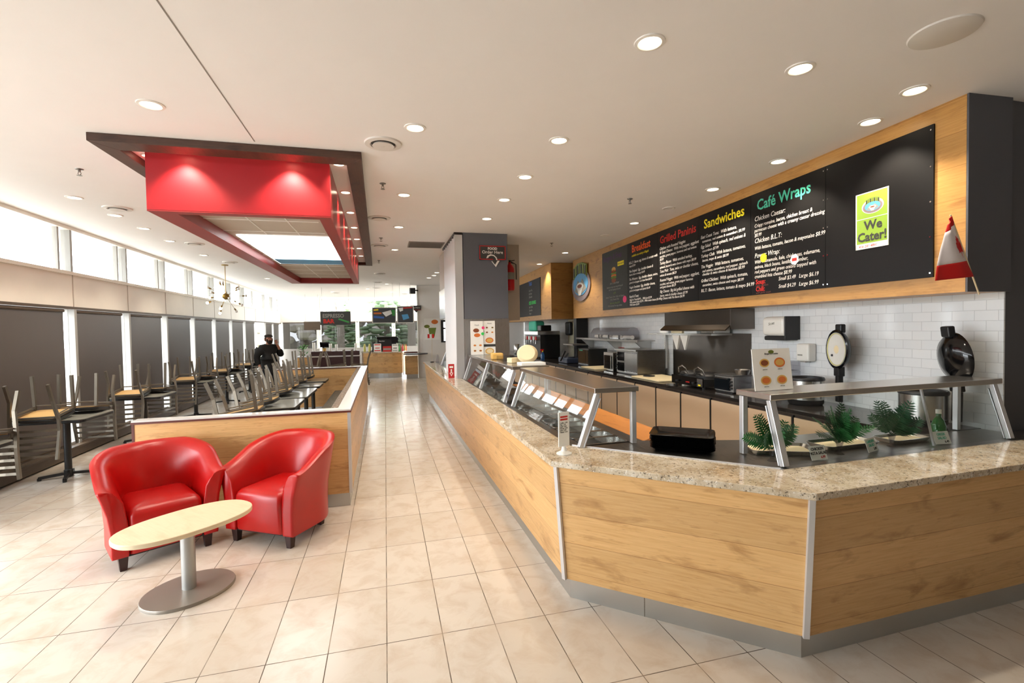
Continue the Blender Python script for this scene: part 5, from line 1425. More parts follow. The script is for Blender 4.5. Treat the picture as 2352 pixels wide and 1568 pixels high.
# wall dispensers
def kbox(s0, s1, o0, o1, z0, z1): return MB(KW).box(s0, s1, o0, o1, z0, z1)
t = thing('towel_dispenser', 'white paper towel dispenser with a black lower half on the tiled wall', 'dispenser', kw(1.97, 0.1, 1.53))
kbox(1.90, 2.25, 0.004, 0.20, 1.58, 1.80).build('cover', 'white_plastic', t, w=True, bevel=0.05, seg=5)
kbox(1.882, 1.90, 0.004, 0.195, 1.54, 1.80).build('side_panel', 'black_plastic', t, w=True, bevel=0.004)
kbox(1.90, 2.24, 0.004, 0.17, 1.53, 1.579).build('outlet', 'black_plastic', t, w=True, bevel=0.015, seg=3)
text('script_mark', 'Scott', 0.045, frame(kw(2.13, 0.2015, 1.70), -UK, NK), 0, 0, 'ink_grey', t, shear=0.3, rot=0.15)
t = thing('soap_dispenser', 'small cream soap dispenser on the tiled wall below the towel dispenser', 'dispenser', kw(1.73, 0.06, 1.31))
kbox(1.66, 1.83, 0.004, 0.11, 1.31, 1.50).build('body', 'white_plastic', t, w=True, bevel=0.02, seg=4)
kbox(1.74, 1.80, 0.1105, 0.114, 1.37, 1.385).build('window', 'ink_grey', t, w=True)
kbox(1.71, 1.78, 0.03, 0.10, 1.30, 1.31).build('spout', 'ink_grey', t, w=True)
# extractor hood, splash plate, shelves
t = thing('extractor_hood', 'dark stainless extractor hood under the menu bulkhead', 'hood', kw(3.3, 0.2, 1.6))
kbox(2.62, 4.2, 0.004, 0.33, 1.72, 1.915).build('canopy', 'hood_steel', t, w=True)
kbox(2.60, 2.62, 0.004, 0.34, 1.66, 1.915).build('end_panel', 'splash_steel', t, w=True)
m = MB(KW); m.add([(2.62, 0.331, 1.70), (4.2, 0.331, 1.70), (4.2, 0.40, 1.64), (2.62, 0.40, 1.64), (2.62, 0.331, 1.72), (4.2, 0.331, 1.72), (4.2, 0.41, 1.655), (2.62, 0.41, 1.655)], [(0, 1, 2, 3), (4, 5, 6, 7), (0, 1, 5, 4), (2, 3, 7, 6), (0, 3, 7, 4), (1, 2, 6, 5)])
m.build('lip', 'hood_steel', t, w=True)
tag(kbox(2.66, 4.5, 0.003, 0.012, 0.905, 1.6).build('splash_plate', 'splash_steel'), 'dull steel splash plate on the wall behind the griddle', 'splashback')
t = thing('wall_shelf', 'steel shelf carrying a heat lamp and boxes under the hood', 'shelf', kw(3.8, 0.2, 1.55))
kbox(3.0, 4.75, 0.02, 0.34, 1.575, 1.60).build('shelf', 'steel', t, w=True)
kbox(4.66, 4.70, 0.02, 0.06, 1.0, 1.574).build('upright', 'steel', t, w=True)
for s in (3.66, 3.88):
    m = MB(KW); m.loft([[Vector((s-0.10, 0.335, 1.572)), Vector((s+0.10, 0.335, 1.572)), Vector((s+0.10, 0.29, 1.572)), Vector((s-0.10, 0.29, 1.572))], [Vector((s-0.01, 0.32, 1.36)), Vector((s+0.01, 0.32, 1.36)), Vector((s+0.01, 0.30, 1.36)), Vector((s-0.01, 0.30, 1.36))]])
    m.build('lamp_shade', 'white_plastic', t, w=True)
for i, (s, w_, mm_) in enumerate(((3.15, 0.3, 'steel'), (3.55, 0.32, 'white_card'), (3.92, 0.3, 'cream'), (4.28, 0.26, 'white_card'))):
    tag(MB(KW).box(s-w_/2, s+w_/2, 0.06, 0.30, 1.6015, 1.68).build('storage_box', mm_, bevel=0.006), '%s box on the shelf under the hood, %s from the right' % (['steel', 'white', 'cream', 'long white'][i], NTH[i]), 'box', 'boxes on the shelf under the hood')
t = thing('wall_shelf', 'long steel wall shelf on triangular brackets left of the hood', 'shelf', kw(6.8, 0.2, 1.45))
kbox(5.1, 8.3, 0.004, 0.34, 1.445, 1.465).build('shelf', 'steel', t, w=True)
kbox(5.1, 8.3, 0.341, 0.346, 1.43, 1.47).build('front_edge', 'steel_dark', t, w=True)
for s in (5.25, 6.5, 8.0):
    m = MB(KW); m.add([(s-0.01, 0.004, 1.444), (s-0.01, 0.33, 1.444), (s-0.01, 0.004, 1.15), (s+0.01, 0.004, 1.444), (s+0.01, 0.33, 1.444), (s+0.01, 0.004, 1.15)], [(0, 1, 2), (3, 5, 4), (0, 3, 4, 1), (1, 4, 5, 2), (2, 5, 3, 0)])
    m.build('bracket', 'steel', t, w=True)
t = thing('wrap_rack', 'clear arched plastic cover over rolls on the long wall shelf', 'cover', kw(6.6, 0.18, 1.466))
m = MB(KW); prof = [(0.05, 0.0), (0.05, 0.14), (0.09, 0.21), (0.17, 0.235), (0.25, 0.21), (0.31, 0.12), (0.32, 0.0)]
m.loft([[Vector((s, o, 1.467+z)) for o, z in prof] for s in (5.6, 7.4)]); m.build('cover', 'clear_plastic', t, w=True, smooth=True)
for s in (5.9, 6.4, 6.9): MB(KW).box(s-0.02, s+0.02, 0.322, 0.33, 1.467, 1.55).build('clip', 'black_plastic', t, w=True)
for i, s in enumerate((5.75, 6.25, 6.75, 7.2)):
    tag(MB(KW).tube([(s-0.17, 0.2, 1.508), (s+0.17, 0.2, 1.508)], 0.037, 14).build('wrap_roll', 'white_plastic', smooth=True), 'white wrap roll under the clear cover, %s from the right' % NTH[i], 'roll', 'rolls under the clear cover')
tag(MB(KW).box(6.35, 6.6, 0.003, 0.006, 1.22, 1.29).build('red_label', 'red_sign'), 'small red notice on the tiles under the long shelf', 'notice')
# appliances on the back counter
Z0 = 0.9035
t = thing('contact_grill', 'black contact grill with two domed lids on the back counter', 'grill', (4.02, 5.55, Z0))
MB().box(-0.16, 0.20, -0.33, 0.34, 0.03, 0.13).build('body', 'black_iron', t, bevel=0.008)
MB().box(-0.175, -0.161, -0.33, 0.34, 0.025, 0.14).build('front_panel', 'black_gloss', t)
for y in (-0.17, 0.18):
    MB().loft([[Vector((0.02+0.15*k, y, 0)) if False else Vector((0.02+0.15*k*math.cos(2*PI*j/24), y+0.14*k*math.sin(2*PI*j/24), z)) for j in range(24)] for k, z in ((1, 0.131), (1.0, 0.16), (0.85, 0.185), (0.4, 0.2), (0.05, 0.203))]).build('lid', 'black_iron', t, smooth=True)
    MB().tube([(-0.10, y-0.1, 0.17), (-0.12, y-0.08, 0.24), (-0.12, y, 0.27), (-0.12, y+0.08, 0.24), (-0.10, y+0.1, 0.17)], 0.008, 8).build('handle', 'chrome', t)
    MB().lathe([(0.02, 0), (0.02, 0.02)], (-0.2, y, 0.06), 12).build('knob', 'black_plastic', t)
gff = frame((4.02-0.1755, 5.55, Z0), (0, -1, 0), (-1, 0, 0))
plate('red_mark', gff, -0.02, 0.06, 0.06, 0.075, 0, 0.001, 'red_sign', t)
plate('yellow_sticker', gff, 0.24, 0.29, 0.04, 0.06, 0, 0.001, 'ink_yellow', t)
plate('control_plate', gff, 0.22, 0.33, 0.03, 0.13, 0.0, 0.0006, 'steel', t)
for x in (-0.13, 0.17):
    for y in (-0.29, 0.3): MB().lathe([(0.018, 0), (0.018, 0.03)], (x, y, 0), 10).build('foot', 'black_plastic', t)
t = thing('toaster_oven', 'small steel toaster oven with a dark glass door right of the contact grill', 'oven', (4.03, 4.93, Z0))
MB().box(-0.10, 0.16, -0.16, 0.17, 0.012, 0.20).build('body', 'steel', t, bevel=0.006)
MB().box(-0.112, -0.101, -0.10, 0.16, 0.03, 0.18).build('door', 'dark_screen', t)
MB().tube([(-0.13, -0.09, 0.17), (-0.13, 0.15, 0.17)], 0.006, 8).box(-0.13, -0.112, -0.09, -0.08, 0.165, 0.175).box(-0.13, -0.112, 0.14, 0.15, 0.165, 0.175).build('handle', 'chrome', t)
for z in (0.06, 0.1, 0.14): MB().obox((-0.11, -0.13, z), (0.02, 0.02, 0.02)).build('knob', 'black_plastic', t)
MB().box(-0.105, 0.16, -0.165, 0.175, 0.201, 0.215).build('tray_lid', 'steel_dark', t)
for x in (-0.08, 0.14): MB().box(x-0.015, x+0.015, -0.14, 0.15, 0, 0.0115).build('foot', 'black_plastic', t)
t = thing('plastic_container_stack', 'x', 'box'); bpy.data.objects.remove(t)
for i in range(5):
    for j, (dx, dy) in enumerate(((0, 0), (0.02, -0.24))):
        if j == 1 and i == 4: continue
        o = MB().box(4.18+dx, 4.36+dx, 4.50+dy, 4.72+dy, Z0+0.102*i, Z0+0.1+0.102*i).build('plastic_container', 'clear_plastic', bevel=0.01)
        tag(o, 'clear plastic container, %s from the bottom of the %s stack behind the menu leaflet' % (NTH[i], ['left', 'right'][j]), 'container', 'stacked clear containers')
tag(MB().lathe([(0.001, 0), (0.07, 0), (0.09, 0.06), (0.085, 0.06), (0.065, 0.008), (0.001, 0.008)], (4.1, 4.62+0.2, Z0+0.217), 20).build('steel_bowl', 'steel', smooth=True), 'small steel bowl on top of the toaster oven', 'bowl')
tag(MB().box(3.80, 4.35, 6.15, 6.95, Z0, Z0+0.022).build('cutting_board', 'cream', bevel=0.006), 'large cream cutting board on the back counter left of the contact grill', 'cutting board', 'cream cutting boards')
tag(MB().lathe([(0.001, 0), (0.09, 0), (0.09, 0.012), (0.001, 0.012)], (4.0, 6.75, Z0+0.023), 20).build('black_trivet', 'black_plastic'), 'flat black disc lying on the large cutting board', 'trivet')
tag(MB().box(3.80, 4.3, 8.35, 9.0, Z0, Z0+0.022).build('cutting_board', 'cream', bevel=0.006), 'smaller cream cutting board further down the back counter by the black microwave', 'cutting board', 'cream cutting boards')
tag(MB().box(4.16, 4.42, 6.05, 6.12, Z0, Z0+0.14).build('napkin_box', 'white_card', bevel=0.004), 'white carton at the left end of the contact grill', 'box')
t = thing('double_oven', 'steel countertop oven with two dark open compartments and a perforated side', 'oven', (4.17, 7.5, Z0))
MB().box(-0.20, 0.30, -0.46, 0.28, 0.01, 0.40).build('body', 'steel_dark', t, bevel=0.004)
for z0_, z1_ in ((0.04, 0.19), (0.22, 0.37)): MB().box(-0.206, -0.201, 0.0, 0.24, z0_, z1_).build('compartment', 'black_gloss', t)
MB().box(-0.207, -0.201, -0.45, -0.02, 0.03, 0.38).build('side_sheet', 'steel', t)
m = MB()
for i in range(8):
    for z in (0.05, 0.36): m.box(-0.2095, -0.2075, -0.43+i*0.055, -0.415+i*0.055, z, z+0.012)
m.build('vent_slot', 'black_matte', t)
for z in (0.08, 0.14, 0.26, 0.32): MB().obox((-0.21, 0.26, z), (0.018, 0.02, 0.02)).build('knob', 'black_plastic', t)
MB().box(-0.24, 0.3, -0.47, 0.29, 0.402, 0.425).build('top_tray', 'steel', t)
for x in (-0.17, 0.26): MB().box(x-0.015, x+0.015, -0.4, 0.25, 0, 0.0095).build('foot', 'black_plastic', t)
t = thing('countertop_oven', 'narrow steel oven with a dark glass door left of the double oven', 'oven', (4.12, 8.06, Z0))
MB().box(-0.17, 0.3, -0.18, 0.2, 0.008, 0.34).build('body', 'steel', t, bevel=0.004)
MB().box(-0.178, -0.171, -0.13, 0.17, 0.04, 0.29).build('door', 'black_gloss', t)
MB().tube([(-0.2, -0.14, 0.05), (-0.2, -0.14, 0.28)], 0.008, 8).box(-0.2, -0.17, -0.147, -0.133, 0.05, 0.06).box(-0.2, -0.17, -0.147, -0.133, 0.27, 0.28).build('handle', 'chrome', t)
MB().box(-0.14, 0.27, -0.15, 0.17, 0, 0.0075).build('foot', 'black_plastic', t)
t = thing('microwave', 'black microwave on the back counter by the black post', 'microwave', (4.2, 9.35, Z0))
MB().box(-0.2, 0.22, -0.28, 0.26, 0.01, 0.36).build('body', 'black_plastic', t, bevel=0.006)
MB().box(-0.208, -0.201, -0.14, 0.25, 0.03, 0.34).build('door', 'black_gloss', t)
MB().box(-0.208, -0.201, -0.27, -0.15, 0.03, 0.34).build('control_panel', 'dark_screen', t)
MB().box(-0.212, -0.2085, 0.0, 0.16, 0.315, 0.33).build('blue_strip', 'ink_teal', t)
MB().box(-0.17, 0.19, -0.24, 0.22, 0, 0.0095).build('foot', 'black_plastic', t)
t = thing('meat_slicer', 'grey deli slicer with a slanted clear guard left of the microwave', 'slicer', (4.1, 10.3, Z0))
MB().box(-0.2, 0.25, -0.28, 0.28, 0.0, 0.12).build('base', 'navy_print', t, bevel=0.02)
MB().add([(-0.18, -0.26, 0.121), (-0.18, 0.26, 0.121), (0.02, 0.26, 0.40), (0.02, -0.26, 0.40), (0.0, -0.26, 0.121), (0.0, 0.26, 0.121), (0.06, 0.26, 0.40), (0.06, -0.26, 0.40)], [(0, 1, 2, 3), (4, 7, 6, 5), (0, 4, 5, 1), (3, 2, 6, 7), (1, 5, 6, 2), (0, 3, 7, 4)]).build('guard', 'clear_plastic', t)
MB().box(-0.06, 0.28, -0.3, 0.3, 0.401, 0.43).build('top_plate', 'steel_dark', t)
MB().obox((-0.19, 0.0, 0.16), (0.03, 0.03, 0.26), (0, 0.5, 0)).build('arm', 'black_plastic', t)
t = thing('drink_machine', 'black drink dispenser with a row of taps on the far back counter', 'drink machine', (4.2, 12.6, Z0))
MB().box(-0.25, 0.3, -0.55, 0.75, 0.0, 0.62).build('cabinet', 'black_plastic', t, bevel=0.006)
MB().box(-0.32, 0.3, -0.55, 0.75, 0.622, 0.72).build('top_panel', 'steel', t, bevel=0.006)
for i in range(6):
    y = -0.4+0.2*i
    MB().tube([(-0.26, y, 0.5), (-0.33, y, 0.48), (-0.33, y, 0.38)], 0.018, 8).build('tap', 'chrome', t)
    MB().box(-0.345, -0.315, y-0.03, y+0.03, 0.49, 0.58).build('tap_handle', 'white_plastic' if i % 2 else 'red_plastic', t)
MB().box(-0.42, -0.255, -0.5, 0.7, 0.0, 0.04).build('drip_tray', 'steel_dark', t)
tag(MB().lathe([(0.001, 0), (0.11, 0), (0.12, 0.02), (0.11, 0.28), (0.09, 0.31), (0.001, 0.31)], (4.02, 14.6, Z0), 20).build('coffee_urn', 'steel', smooth=True), 'steel urn beyond the drink machine', 'urn')
tag(MB().ell((4.1, 13.1, Z0+0.95), (0.2, 0.24, 0.2), 14, 10).build('cup_bag', 'ink_teal', smooth=True), 'bag of green and clear cups on top of the drink machine', 'bag') if False else None
tag(MB().obox((4.15, 13.0, Z0+0.86), (0.3, 0.5, 0.28), (0, 0, 0.1)).build('cup_bag', 'ink_teal', bevel=0.06, seg=4), 'bag of green cups on top of the drink machine, left end', 'bag')
tag(MB().obox((4.15, 12.3, Z0+0.80), (0.3, 0.3, 0.155), (0, 0, 0.0)).build('brewer_top', 'black_plastic', bevel=0.02), 'black hopper on top of the drink machine, right end', 'hopper')
t = thing('spray_bottle', 'blue glass cleaner bottle with a red trigger in front of the drink machine', 'bottle', (3.84, 11.55, Z0))
MB().lathe([(0.001, 0), (0.05, 0), (0.05, 0.13), (0.02, 0.2), (0.016, 0.23), (0.001, 0.23)], seg=16).build('bottle', 'spray_blue', t, smooth=True)
MB().lathe([(0.03, 0.15), (0.02, 0.2), (0.018, 0.235)], seg=12).build('neck_label', 'ink_yellow', t)
MB().box(-0.06, 0.03, -0.012, 0.012, 0.236, 0.27).obox((-0.03, 0, 0.21), (0.012, 0.016, 0.06), (0, 0.4, 0)).build('trigger', 'red_plastic', t)
tag(MB(KW).box(9.35, 9.75, 0.045, 0.14, 1.5, 1.86).build('bag_holder', 'black_plastic', bevel=0.05, seg=4), 'black rounded dispenser on the cream door beyond the black post', 'dispenser')

# ================================================================== FAR END: ESPRESSO BAR
ec = thing('espresso_counter', 'curved oak espresso counter at the end of the aisle', 'counter', (-0.1, 18.3, 0))
arc = [(-0.86, 18.75), (-0.78, 18.25)] + [(-0.78+1.36*k/8, 18.25-0.16*math.sin(PI*k/8)-0.42*k/8) for k in range(1, 9)]
back = [(0.75, 18.6), (0.6, 18.9)]
inn = [(x*0.985-0.0, y+0.06) for x, y in arc]
MB().prism(arc+back, 0.17, 0.90).build('front_panel', 'oak', ec, w=True)
MB().prism([(x*0.97, y+0.05) for x, y in arc]+back, 0.0, 0.168).build('kick_plate', 'kick_steel', ec, w=True)
MB().prism([(x*1.02, y-0.05) for x, y in arc]+back, 0.902, 0.945).build('worktop', 'granite', ec, w=True)
MB().box(0.59, 0.615, 17.79, 17.82, 0.1, 0.9).build('corner_trim', 'alu', ec, w=True)
sb = thing('side_station', 'small oak side unit with a grey rounded top at the end of the aisle', 'counter', (0.85, 17.3, 0))
MB().box(0.66, 1.10, 17.30, 17.4, 0.15, 0.80).build('panel', 'oak', sb, w=True)
MB().box(0.70, 1.10, 17.32, 17.4, 0.0, 0.149).build('kick_plate', 'kick_steel', sb, w=True)
MB().prism(oval(1.02, 17.1, 0.42, 0.30, 24), 0.86, 0.90).build('worktop', 'grey_print', sb, w=True)
MB().box(0.63, 1.10, 17.28, 17.42, 0.905, 0.95).build('trim_band', 'red_trim_wood', sb, w=True)
ZE = 0.9465
t = thing('espresso_machine', 'black espresso machine on the curved counter', 'coffee machine', (0.04, 18.42, ZE))
MB().box(-0.33, 0.36, -0.16, 0.26, 0.02, 0.44).build('body', 'black_plastic', t, bevel=0.02)
MB().box(-0.35, 0.40, -0.18, 0.28, 0.441, 0.54).build('top_tray', 'black_gloss', t, bevel=0.02)
MB().box(0.18, 0.42, -0.2, -0.165, 0.3, 0.5).build('panel', 'dark_screen', t)
text('nameplate', 'Expobar', 0.06, frame((-0.22, 18.24, ZE+0.36), (1, 0, 0), (0, -1, 0)), 0, 0, 'ink_white', t)
for x in (-0.28, 0.3): MB().lathe([(0.025, 0), (0.025, 0.0195)], (x, 0.05, 0), 10).build('foot', 'black_plastic', t)
t = thing('coffee_grinder', 'coffee grinder with a clear hopper left of the espresso machine', 'grinder', (-0.42, 18.5, ZE))
MB().lathe([(0.09, 0), (0.09, 0.04), (0.06, 0.06), (0.06, 0.3), (0.08, 0.34), (0.001, 0.34)], seg=16).build('body', 'black_plastic', t)
MB().lathe([(0.06, 0.341), (0.10, 0.46), (0.10, 0.56), (0.001, 0.56)], seg=16).build('hopper', 'clear_plastic', t)
for x, y, w_, h_, m_, lb in ((-0.28, 18.10, 0.26, 0.30, 'white_card', 'white sign with red bands standing before the espresso machine, left of three'), (0.06, 17.98, 0.3, 0.20, 'red_sign', 'wide red and grey box before the espresso machine, middle of three'), (0.34, 17.92, 0.22, 0.27, 'white_card', 'white framed card before the espresso machine, right of three')):
    t = thing('counter_sign', lb, 'sign', (x, y, ZE), 0, 'signs on the espresso counter')
    f_ = frame((x, y, ZE+0.001), (1, 0, 0), (0, -1, 0.25))
    plate('card', f_, -w_/2, w_/2, 0, h_, -0.008, 0, m_, t)
    if m_ == 'white_card':
        c_ = 'ink_red' if x < 0 else 'ink_grey'
        plate('band', f_, -w_*0.42, w_*0.42, h_*0.08, h_*0.2, 0.0005, 0.001, c_, t); plate('band', f_, -w_*0.42, w_*0.42, h_*0.8, h_*0.92, 0.0005, 0.001, c_, t)
        plate('print', f_, -w_*0.3, w_*0.3, h_*0.4, h_*0.5, 0.0005, 0.001, 'ink_red' if x < 0 else 'ink', t)
    else:
        plate('band', f_, -w_*0.45, w_*0.45, h_*0.3, h_*0.62, 0.0005, 0.001, 'ink_grey', t)
cols = ['ink_green', 'food_brown', 'white_plastic', 'red_plastic', 'food_gold', 'ink_black', 'butter', 'food_orange']
for i in range(8):
    x = 0.50+0.055*i*0.6; y = 18.2+0.07*(i % 3)
    o = MB().lathe([(0.001, 0), (0.028, 0), (0.028, 0.15), (0.011, 0.2), (0.011, 0.24), (0.001, 0.24)], (x+0.02*(i % 2), y+0.03*i, ZE), 12).build('syrup_bottle', cols[i], smooth=True)
    tag(o, '%s syrup bottle, %s from the left of the row right of the espresso machine' % (['green', 'brown', 'white', 'red', 'gold', 'black', 'pale', 'orange'][i], NTH[i]), 'bottle', 'syrup bottles by the espresso machine')
# condiment station
cs = thing('condiment_station', 'dark burgundy condiment cabinet with a pale top band left of the espresso counter', 'cabinet', (-1.6, 18.4, 0))
MB().box(-2.55, -0.92, 18.25, 18.7, 0.0, 0.80).build('cabinet', 'burgundy', cs, w=True)
MB().box(-2.57, -0.90, 18.22, 18.72, 0.801, 0.84).build('band', 'alu', cs, w=True)
MB().box(-2.55, -0.92, 18.25, 18.7, 0.841, 1.0).build('upper_cabinet', 'burgundy', cs, w=True)
for i, (x, h_, lb) in enumerate(((-2.48, 0.32, 'tallest'), (-1.92, 0.27, 'second'), (-1.72, 0.24, 'third'), (-1.05, 0.26, 'rightmost'))):
    o = MB().lathe([(0.001, 0), (0.042, 0), (0.05, h_), (0.001, h_)], (x, 18.45, 1.001), 14).build('cup_stack', 'white_plastic', smooth=True)
    tag(o, 'stack of white cups on the burgundy cabinet, %s from the left' % NTH[i] if 0 < i < 3 else 'stack of white cups on the burgundy cabinet, %s' % ('leftmost by the plant' if i == 0 else 'rightmost'), 'cups', 'cup stacks on the burgundy cabinet')
tag(MB().lathe([(0.001, 0), (0.05, 0), (0.065, 0.11), (0.06, 0.11), (0.046, 0.01), (0.001, 0.01)], (-2.12, 18.42, 1.001), 14).build('paper_cup', 'food_gold', smooth=True), 'tan paper cup on the burgundy cabinet', 'cup')
for i, x in enumerate((-0.74, -0.56)):
    o = MB().lathe([(0.001, 0), (0.045, 0), (0.045, 0.2), (0.03, 0.24), (0.03, 0.28), (0.001, 0.28)], (x, 18.5-0.15*i, ZE), 14).build('carafe', 'butter', smooth=True)
    tag(o, 'yellow green carafe at the left end of the curved counter, %s' % ['left', 'right'][i], 'carafe', 'pair of yellow green carafes')
pb = thing('planter', 'oak planter box with a leafy green plant beside the burgundy cabinet', 'planter', (-2.65, 17.3, 0))
MB().box(-0.17, 0.17, -0.17, 0.17, 0, 0.86).build('box', 'oak', pb)
MB().box(-0.18, 0.18, -0.18, 0.18, 0.861, 0.9).build('cap', 'alu', pb)
pt = MB(); rnd = random.Random(5)
for i in range(70):
    a = rnd.uniform(0, 2*PI); r0 = rnd.uniform(0, 0.2); z = 0.93+rnd.uniform(0, 0.34)
    c = Vector((r0*math.cos(a), r0*math.sin(a), z)); d = Vector((math.cos(a), math.sin(a), rnd.uniform(-0.2, 0.9))).normalized(); s_ = d.cross(Vector((0, 0, 1))).normalized()
    L = 0.12; pt.add([c-d*L*0.5, c+s_*0.035, c+d*L*0.5, c-s_*0.035, c+Vector((0, 0, 0.006))], [(0, 1, 4), (1, 2, 4), (2, 3, 4), (3, 0, 4)])
pt.build('foliage', 'leaf', pb)
MB().tube([(0, 0, 0.88), (0.01, 0.01, 1.1)], 0.012, 6).build('stem', 'bark', pb)
t = thing('register', 'small black till screen behind the plant', 'screen', (-2.25, 19.3, 0))
MB().box(-0.2, 0.2, -0.2, 0.2, 0, 0.9).build('stand', 'black_plastic', t)
MB().box(-0.03, 0.03, -0.03, 0.03, 0.9, 1.12).build('stem', 'black_plastic', t)
MB().obox((0.05, -0.02, 1.22), (0.34, 0.03, 0.2), (0.35, 0, 0)).build('screen', 'black_gloss', t)
# hanging signs
t = thing('hanging_sign', 'black hanging sign lettered ESPRESSO BAR with a red second line', 'sign', (-1.72, 18.5, 2.2))
hf2 = frame((-2.235, 18.5, 1.945), (1, 0.06, 0), (0.06, -1, 0))
plate('board', hf2, 0, 1.03, 0, 0.49, -0.02, 0, 'ink', t)
text('lettering', 'ESPRESSO', 0.185, hf2, 0.07, 0.27, 'ink_grey', t, z=0.001, bold=0.006, sx=0.92)
text('lettering', 'BAR', 0.2, hf2, 0.09, 0.07, 'ink_red', t, z=0.001, bold=0.01)
shape('green_swoosh', hf2, [(0.6, 0.19), (0.62, 0.24), (0.98, 0.12), (0.97, 0.06)], 0.0005, 0.001, 'ink_green', t)
MB(hf2).tube([(0.06, 0.49, -0.01), (0.06, 1.354, -0.01)], 0.004, 6).tube([(0.97, 0.49, -0.01), (0.97, 1.354, -0.01)], 0.004, 6).build('wire', 'steel_dark', t, w=True)
def hang_screen(ox, w_, h_, label, tilt, prints):
    t = thing('hanging_screen', label, 'menu screen', (ox+w_/2, 16.5, 1.93), 0, 'pictured menu panels hanging over the espresso bar')
    f_ = frame((ox, 16.5, 1.95), (1, tilt, 0), (tilt, -1, -0.12))
    plate('frame', f_, 0, w_, 0, h_, -0.02, 0, 'white_plastic', t)
    plate('picture', f_, 0.025, w_-0.025, 0.025, h_-0.02, 0.0005, 0.001, 'grey_print', t)
    for p in prints: shape('print', f_, p[0], 0.0012, 0.0018, p[1], t)
    MB().tube([(ox+0.1, 16.5, 1.95+h_), (ox+0.1, 16.5, CEIL-0.001)], 0.004, 6).tube([(ox+w_-0.1, 16.5, 1.95+h_), (ox+w_-0.1, 16.5, CEIL-0.001)], 0.004, 6).build('wire', 'steel_dark', t, w=True)
hang_screen(-0.40, 0.77, 0.53, 'left hanging picture panel with a white cup photo over the espresso bar', 0.06,
    [([(0.32, 0.36), (0.6, 0.44), (0.64, 0.32), (0.44, 0.22)], 'white_card'), ([(0.05, 0.46), (0.2, 0.48), (0.2, 0.43), (0.05, 0.42)], 'ink_yellow'), ([(0.05, 0.36), (0.3, 0.36), (0.3, 0.31), (0.05, 0.31)], 'food_orange'), ([(0.05, 0.26), (0.38, 0.22), (0.38, 0.16), (0.05, 0.18)], 'ink_blue'), ([(0.62, 0.46), (0.73, 0.44), (0.73, 0.25), (0.65, 0.25)], 'ink_green')])
hang_screen(0.40, 0.55, 0.57, 'right hanging picture panel with pale shapes, partly behind the white wall edge', -0.04,
    [([(0.05, 0.5), (0.2, 0.52), (0.2, 0.42), (0.1, 0.38)], 'white_card'), ([(0.15, 0.28), (0.35, 0.3), (0.4, 0.16), (0.2, 0.1)], 'sky_blue'), ([(0.2, 0.52), (0.5, 0.54), (0.5, 0.5), (0.2, 0.48)], 'ink_red')])
t = thing('wall_speaker', 'small black loudspeaker high at the edge of the white wall', 'speaker', (0.96, 17.2, 3.0))
MB().box(-0.10, 0.10, -0.09, 0.09, -0.02, 0.18).build('cabinet', 'black_plastic', t, bevel=0.01)
MB().box(-0.085, 0.085, -0.094, -0.0905, -0.005, 0.165).build('grille', 'black_matte', t)
MB().box(0.08, 0.20, 0.02, 0.06, 0.08, 0.12).bar((0.18, 0.05, 0.1), (0.2, 0.24, 0.1), 0.03, 0.03).build('bracket', 'black_iron', t)
t = thing('order_sign', 'tiny dark arrow sign on the edge of the white wall by the espresso bar', 'sign', (1.1, 17.35, 2.35))
f_ = frame((0.90, 17.38, 2.41), (1, 0, 0), (0, -1, 0))
plate('panel', f_, 0, 0.36, 0, 0.17, -0.01, 0, 'ink', t)
plate('border', f_, 0.01, 0.35, 0.01, 0.022, 0.0003, 0.001, 'red_sign', t)
text('lettering', 'Pay Here', 0.075, f_, 0.18, 0.07, 'ink_white', t, align='CENTER', z=0.001)
shape('arrow', f_, [(0.12, 0.0), (0.26, 0.0), (0.19, -0.09)], -0.009, -0.001, 'ink', t)
MB(f_).box(0.24, 0.3, 0.06, 0.1, -0.04, -0.01).build('standoff', 'black_plastic', t, w=True)
t = thing('smoothie_poster', 'framed poster of a lime green drink cup on the white wall', 'poster', (1.75, 17.44, 1.4))
f_ = frame((1.335, 17.448, 1.33), (1, 0, 0), (0, -1, 0))
plate('frame', f_, 0, 0.62, 0, 0.80, 0.002, 0.02, 'ring_white', t); plate('sheet', f_, 0.02, 0.57, 0.02, 0.78, 0.021, 0.023, 'paper', t)
shape('cup_print', f_, [(0.21, 0.12), (0.38, 0.12), (0.45, 0.45), (0.17, 0.45)], 0.0235, 0.0245, 'lime_dark', t)
shape('leaf_print', f_, oval(0.12, 0.5, 0.10, 0.06), 0.0235, 0.0245, 'olive', t); shape('fruit_print', f_, oval(0.4, 0.66, 0.12, 0.08), 0.0235, 0.0245, 'food_orange', t)
t = thing('hand_flag', 'little red and white paper flag standing on the far counter before the poster', 'flag', (1.12, 12.1, 0.905), 0)
MB().tube([(0, 0, 0.0), (0.01, 0, 0.72)], 0.004, 6).build('stick', 'stick_wood', t)
MB().box(-0.1, -0.05, -0.002, 0.002, 0.60, 0.70).build('red_band', 'flag_red', t); MB().box(-0.05, 0.0, -0.002, 0.002, 0.60, 0.70).build('white_band', 'flag_white', t); MB().box(0.012, 0.06, -0.002, 0.002, 0.60, 0.70).build('red_band', 'flag_red', t)
MB().lathe([(0.001, -0.0), (0.05, 0.0), (0.045, 0.015), (0.001, 0.02)], seg=14).build('foot', 'black_plastic', t)
tag(MB().lathe([(0.001, 0), (0.04, 0), (0.04, 0.14), (0.02, 0.2), (0.001, 0.21)], (1.22, 11.75, 0.9055), 14).build('soap_bottle', 'clear_plastic', smooth=True), 'clear pump bottle on the far counter by the little paper flag', 'bottle')
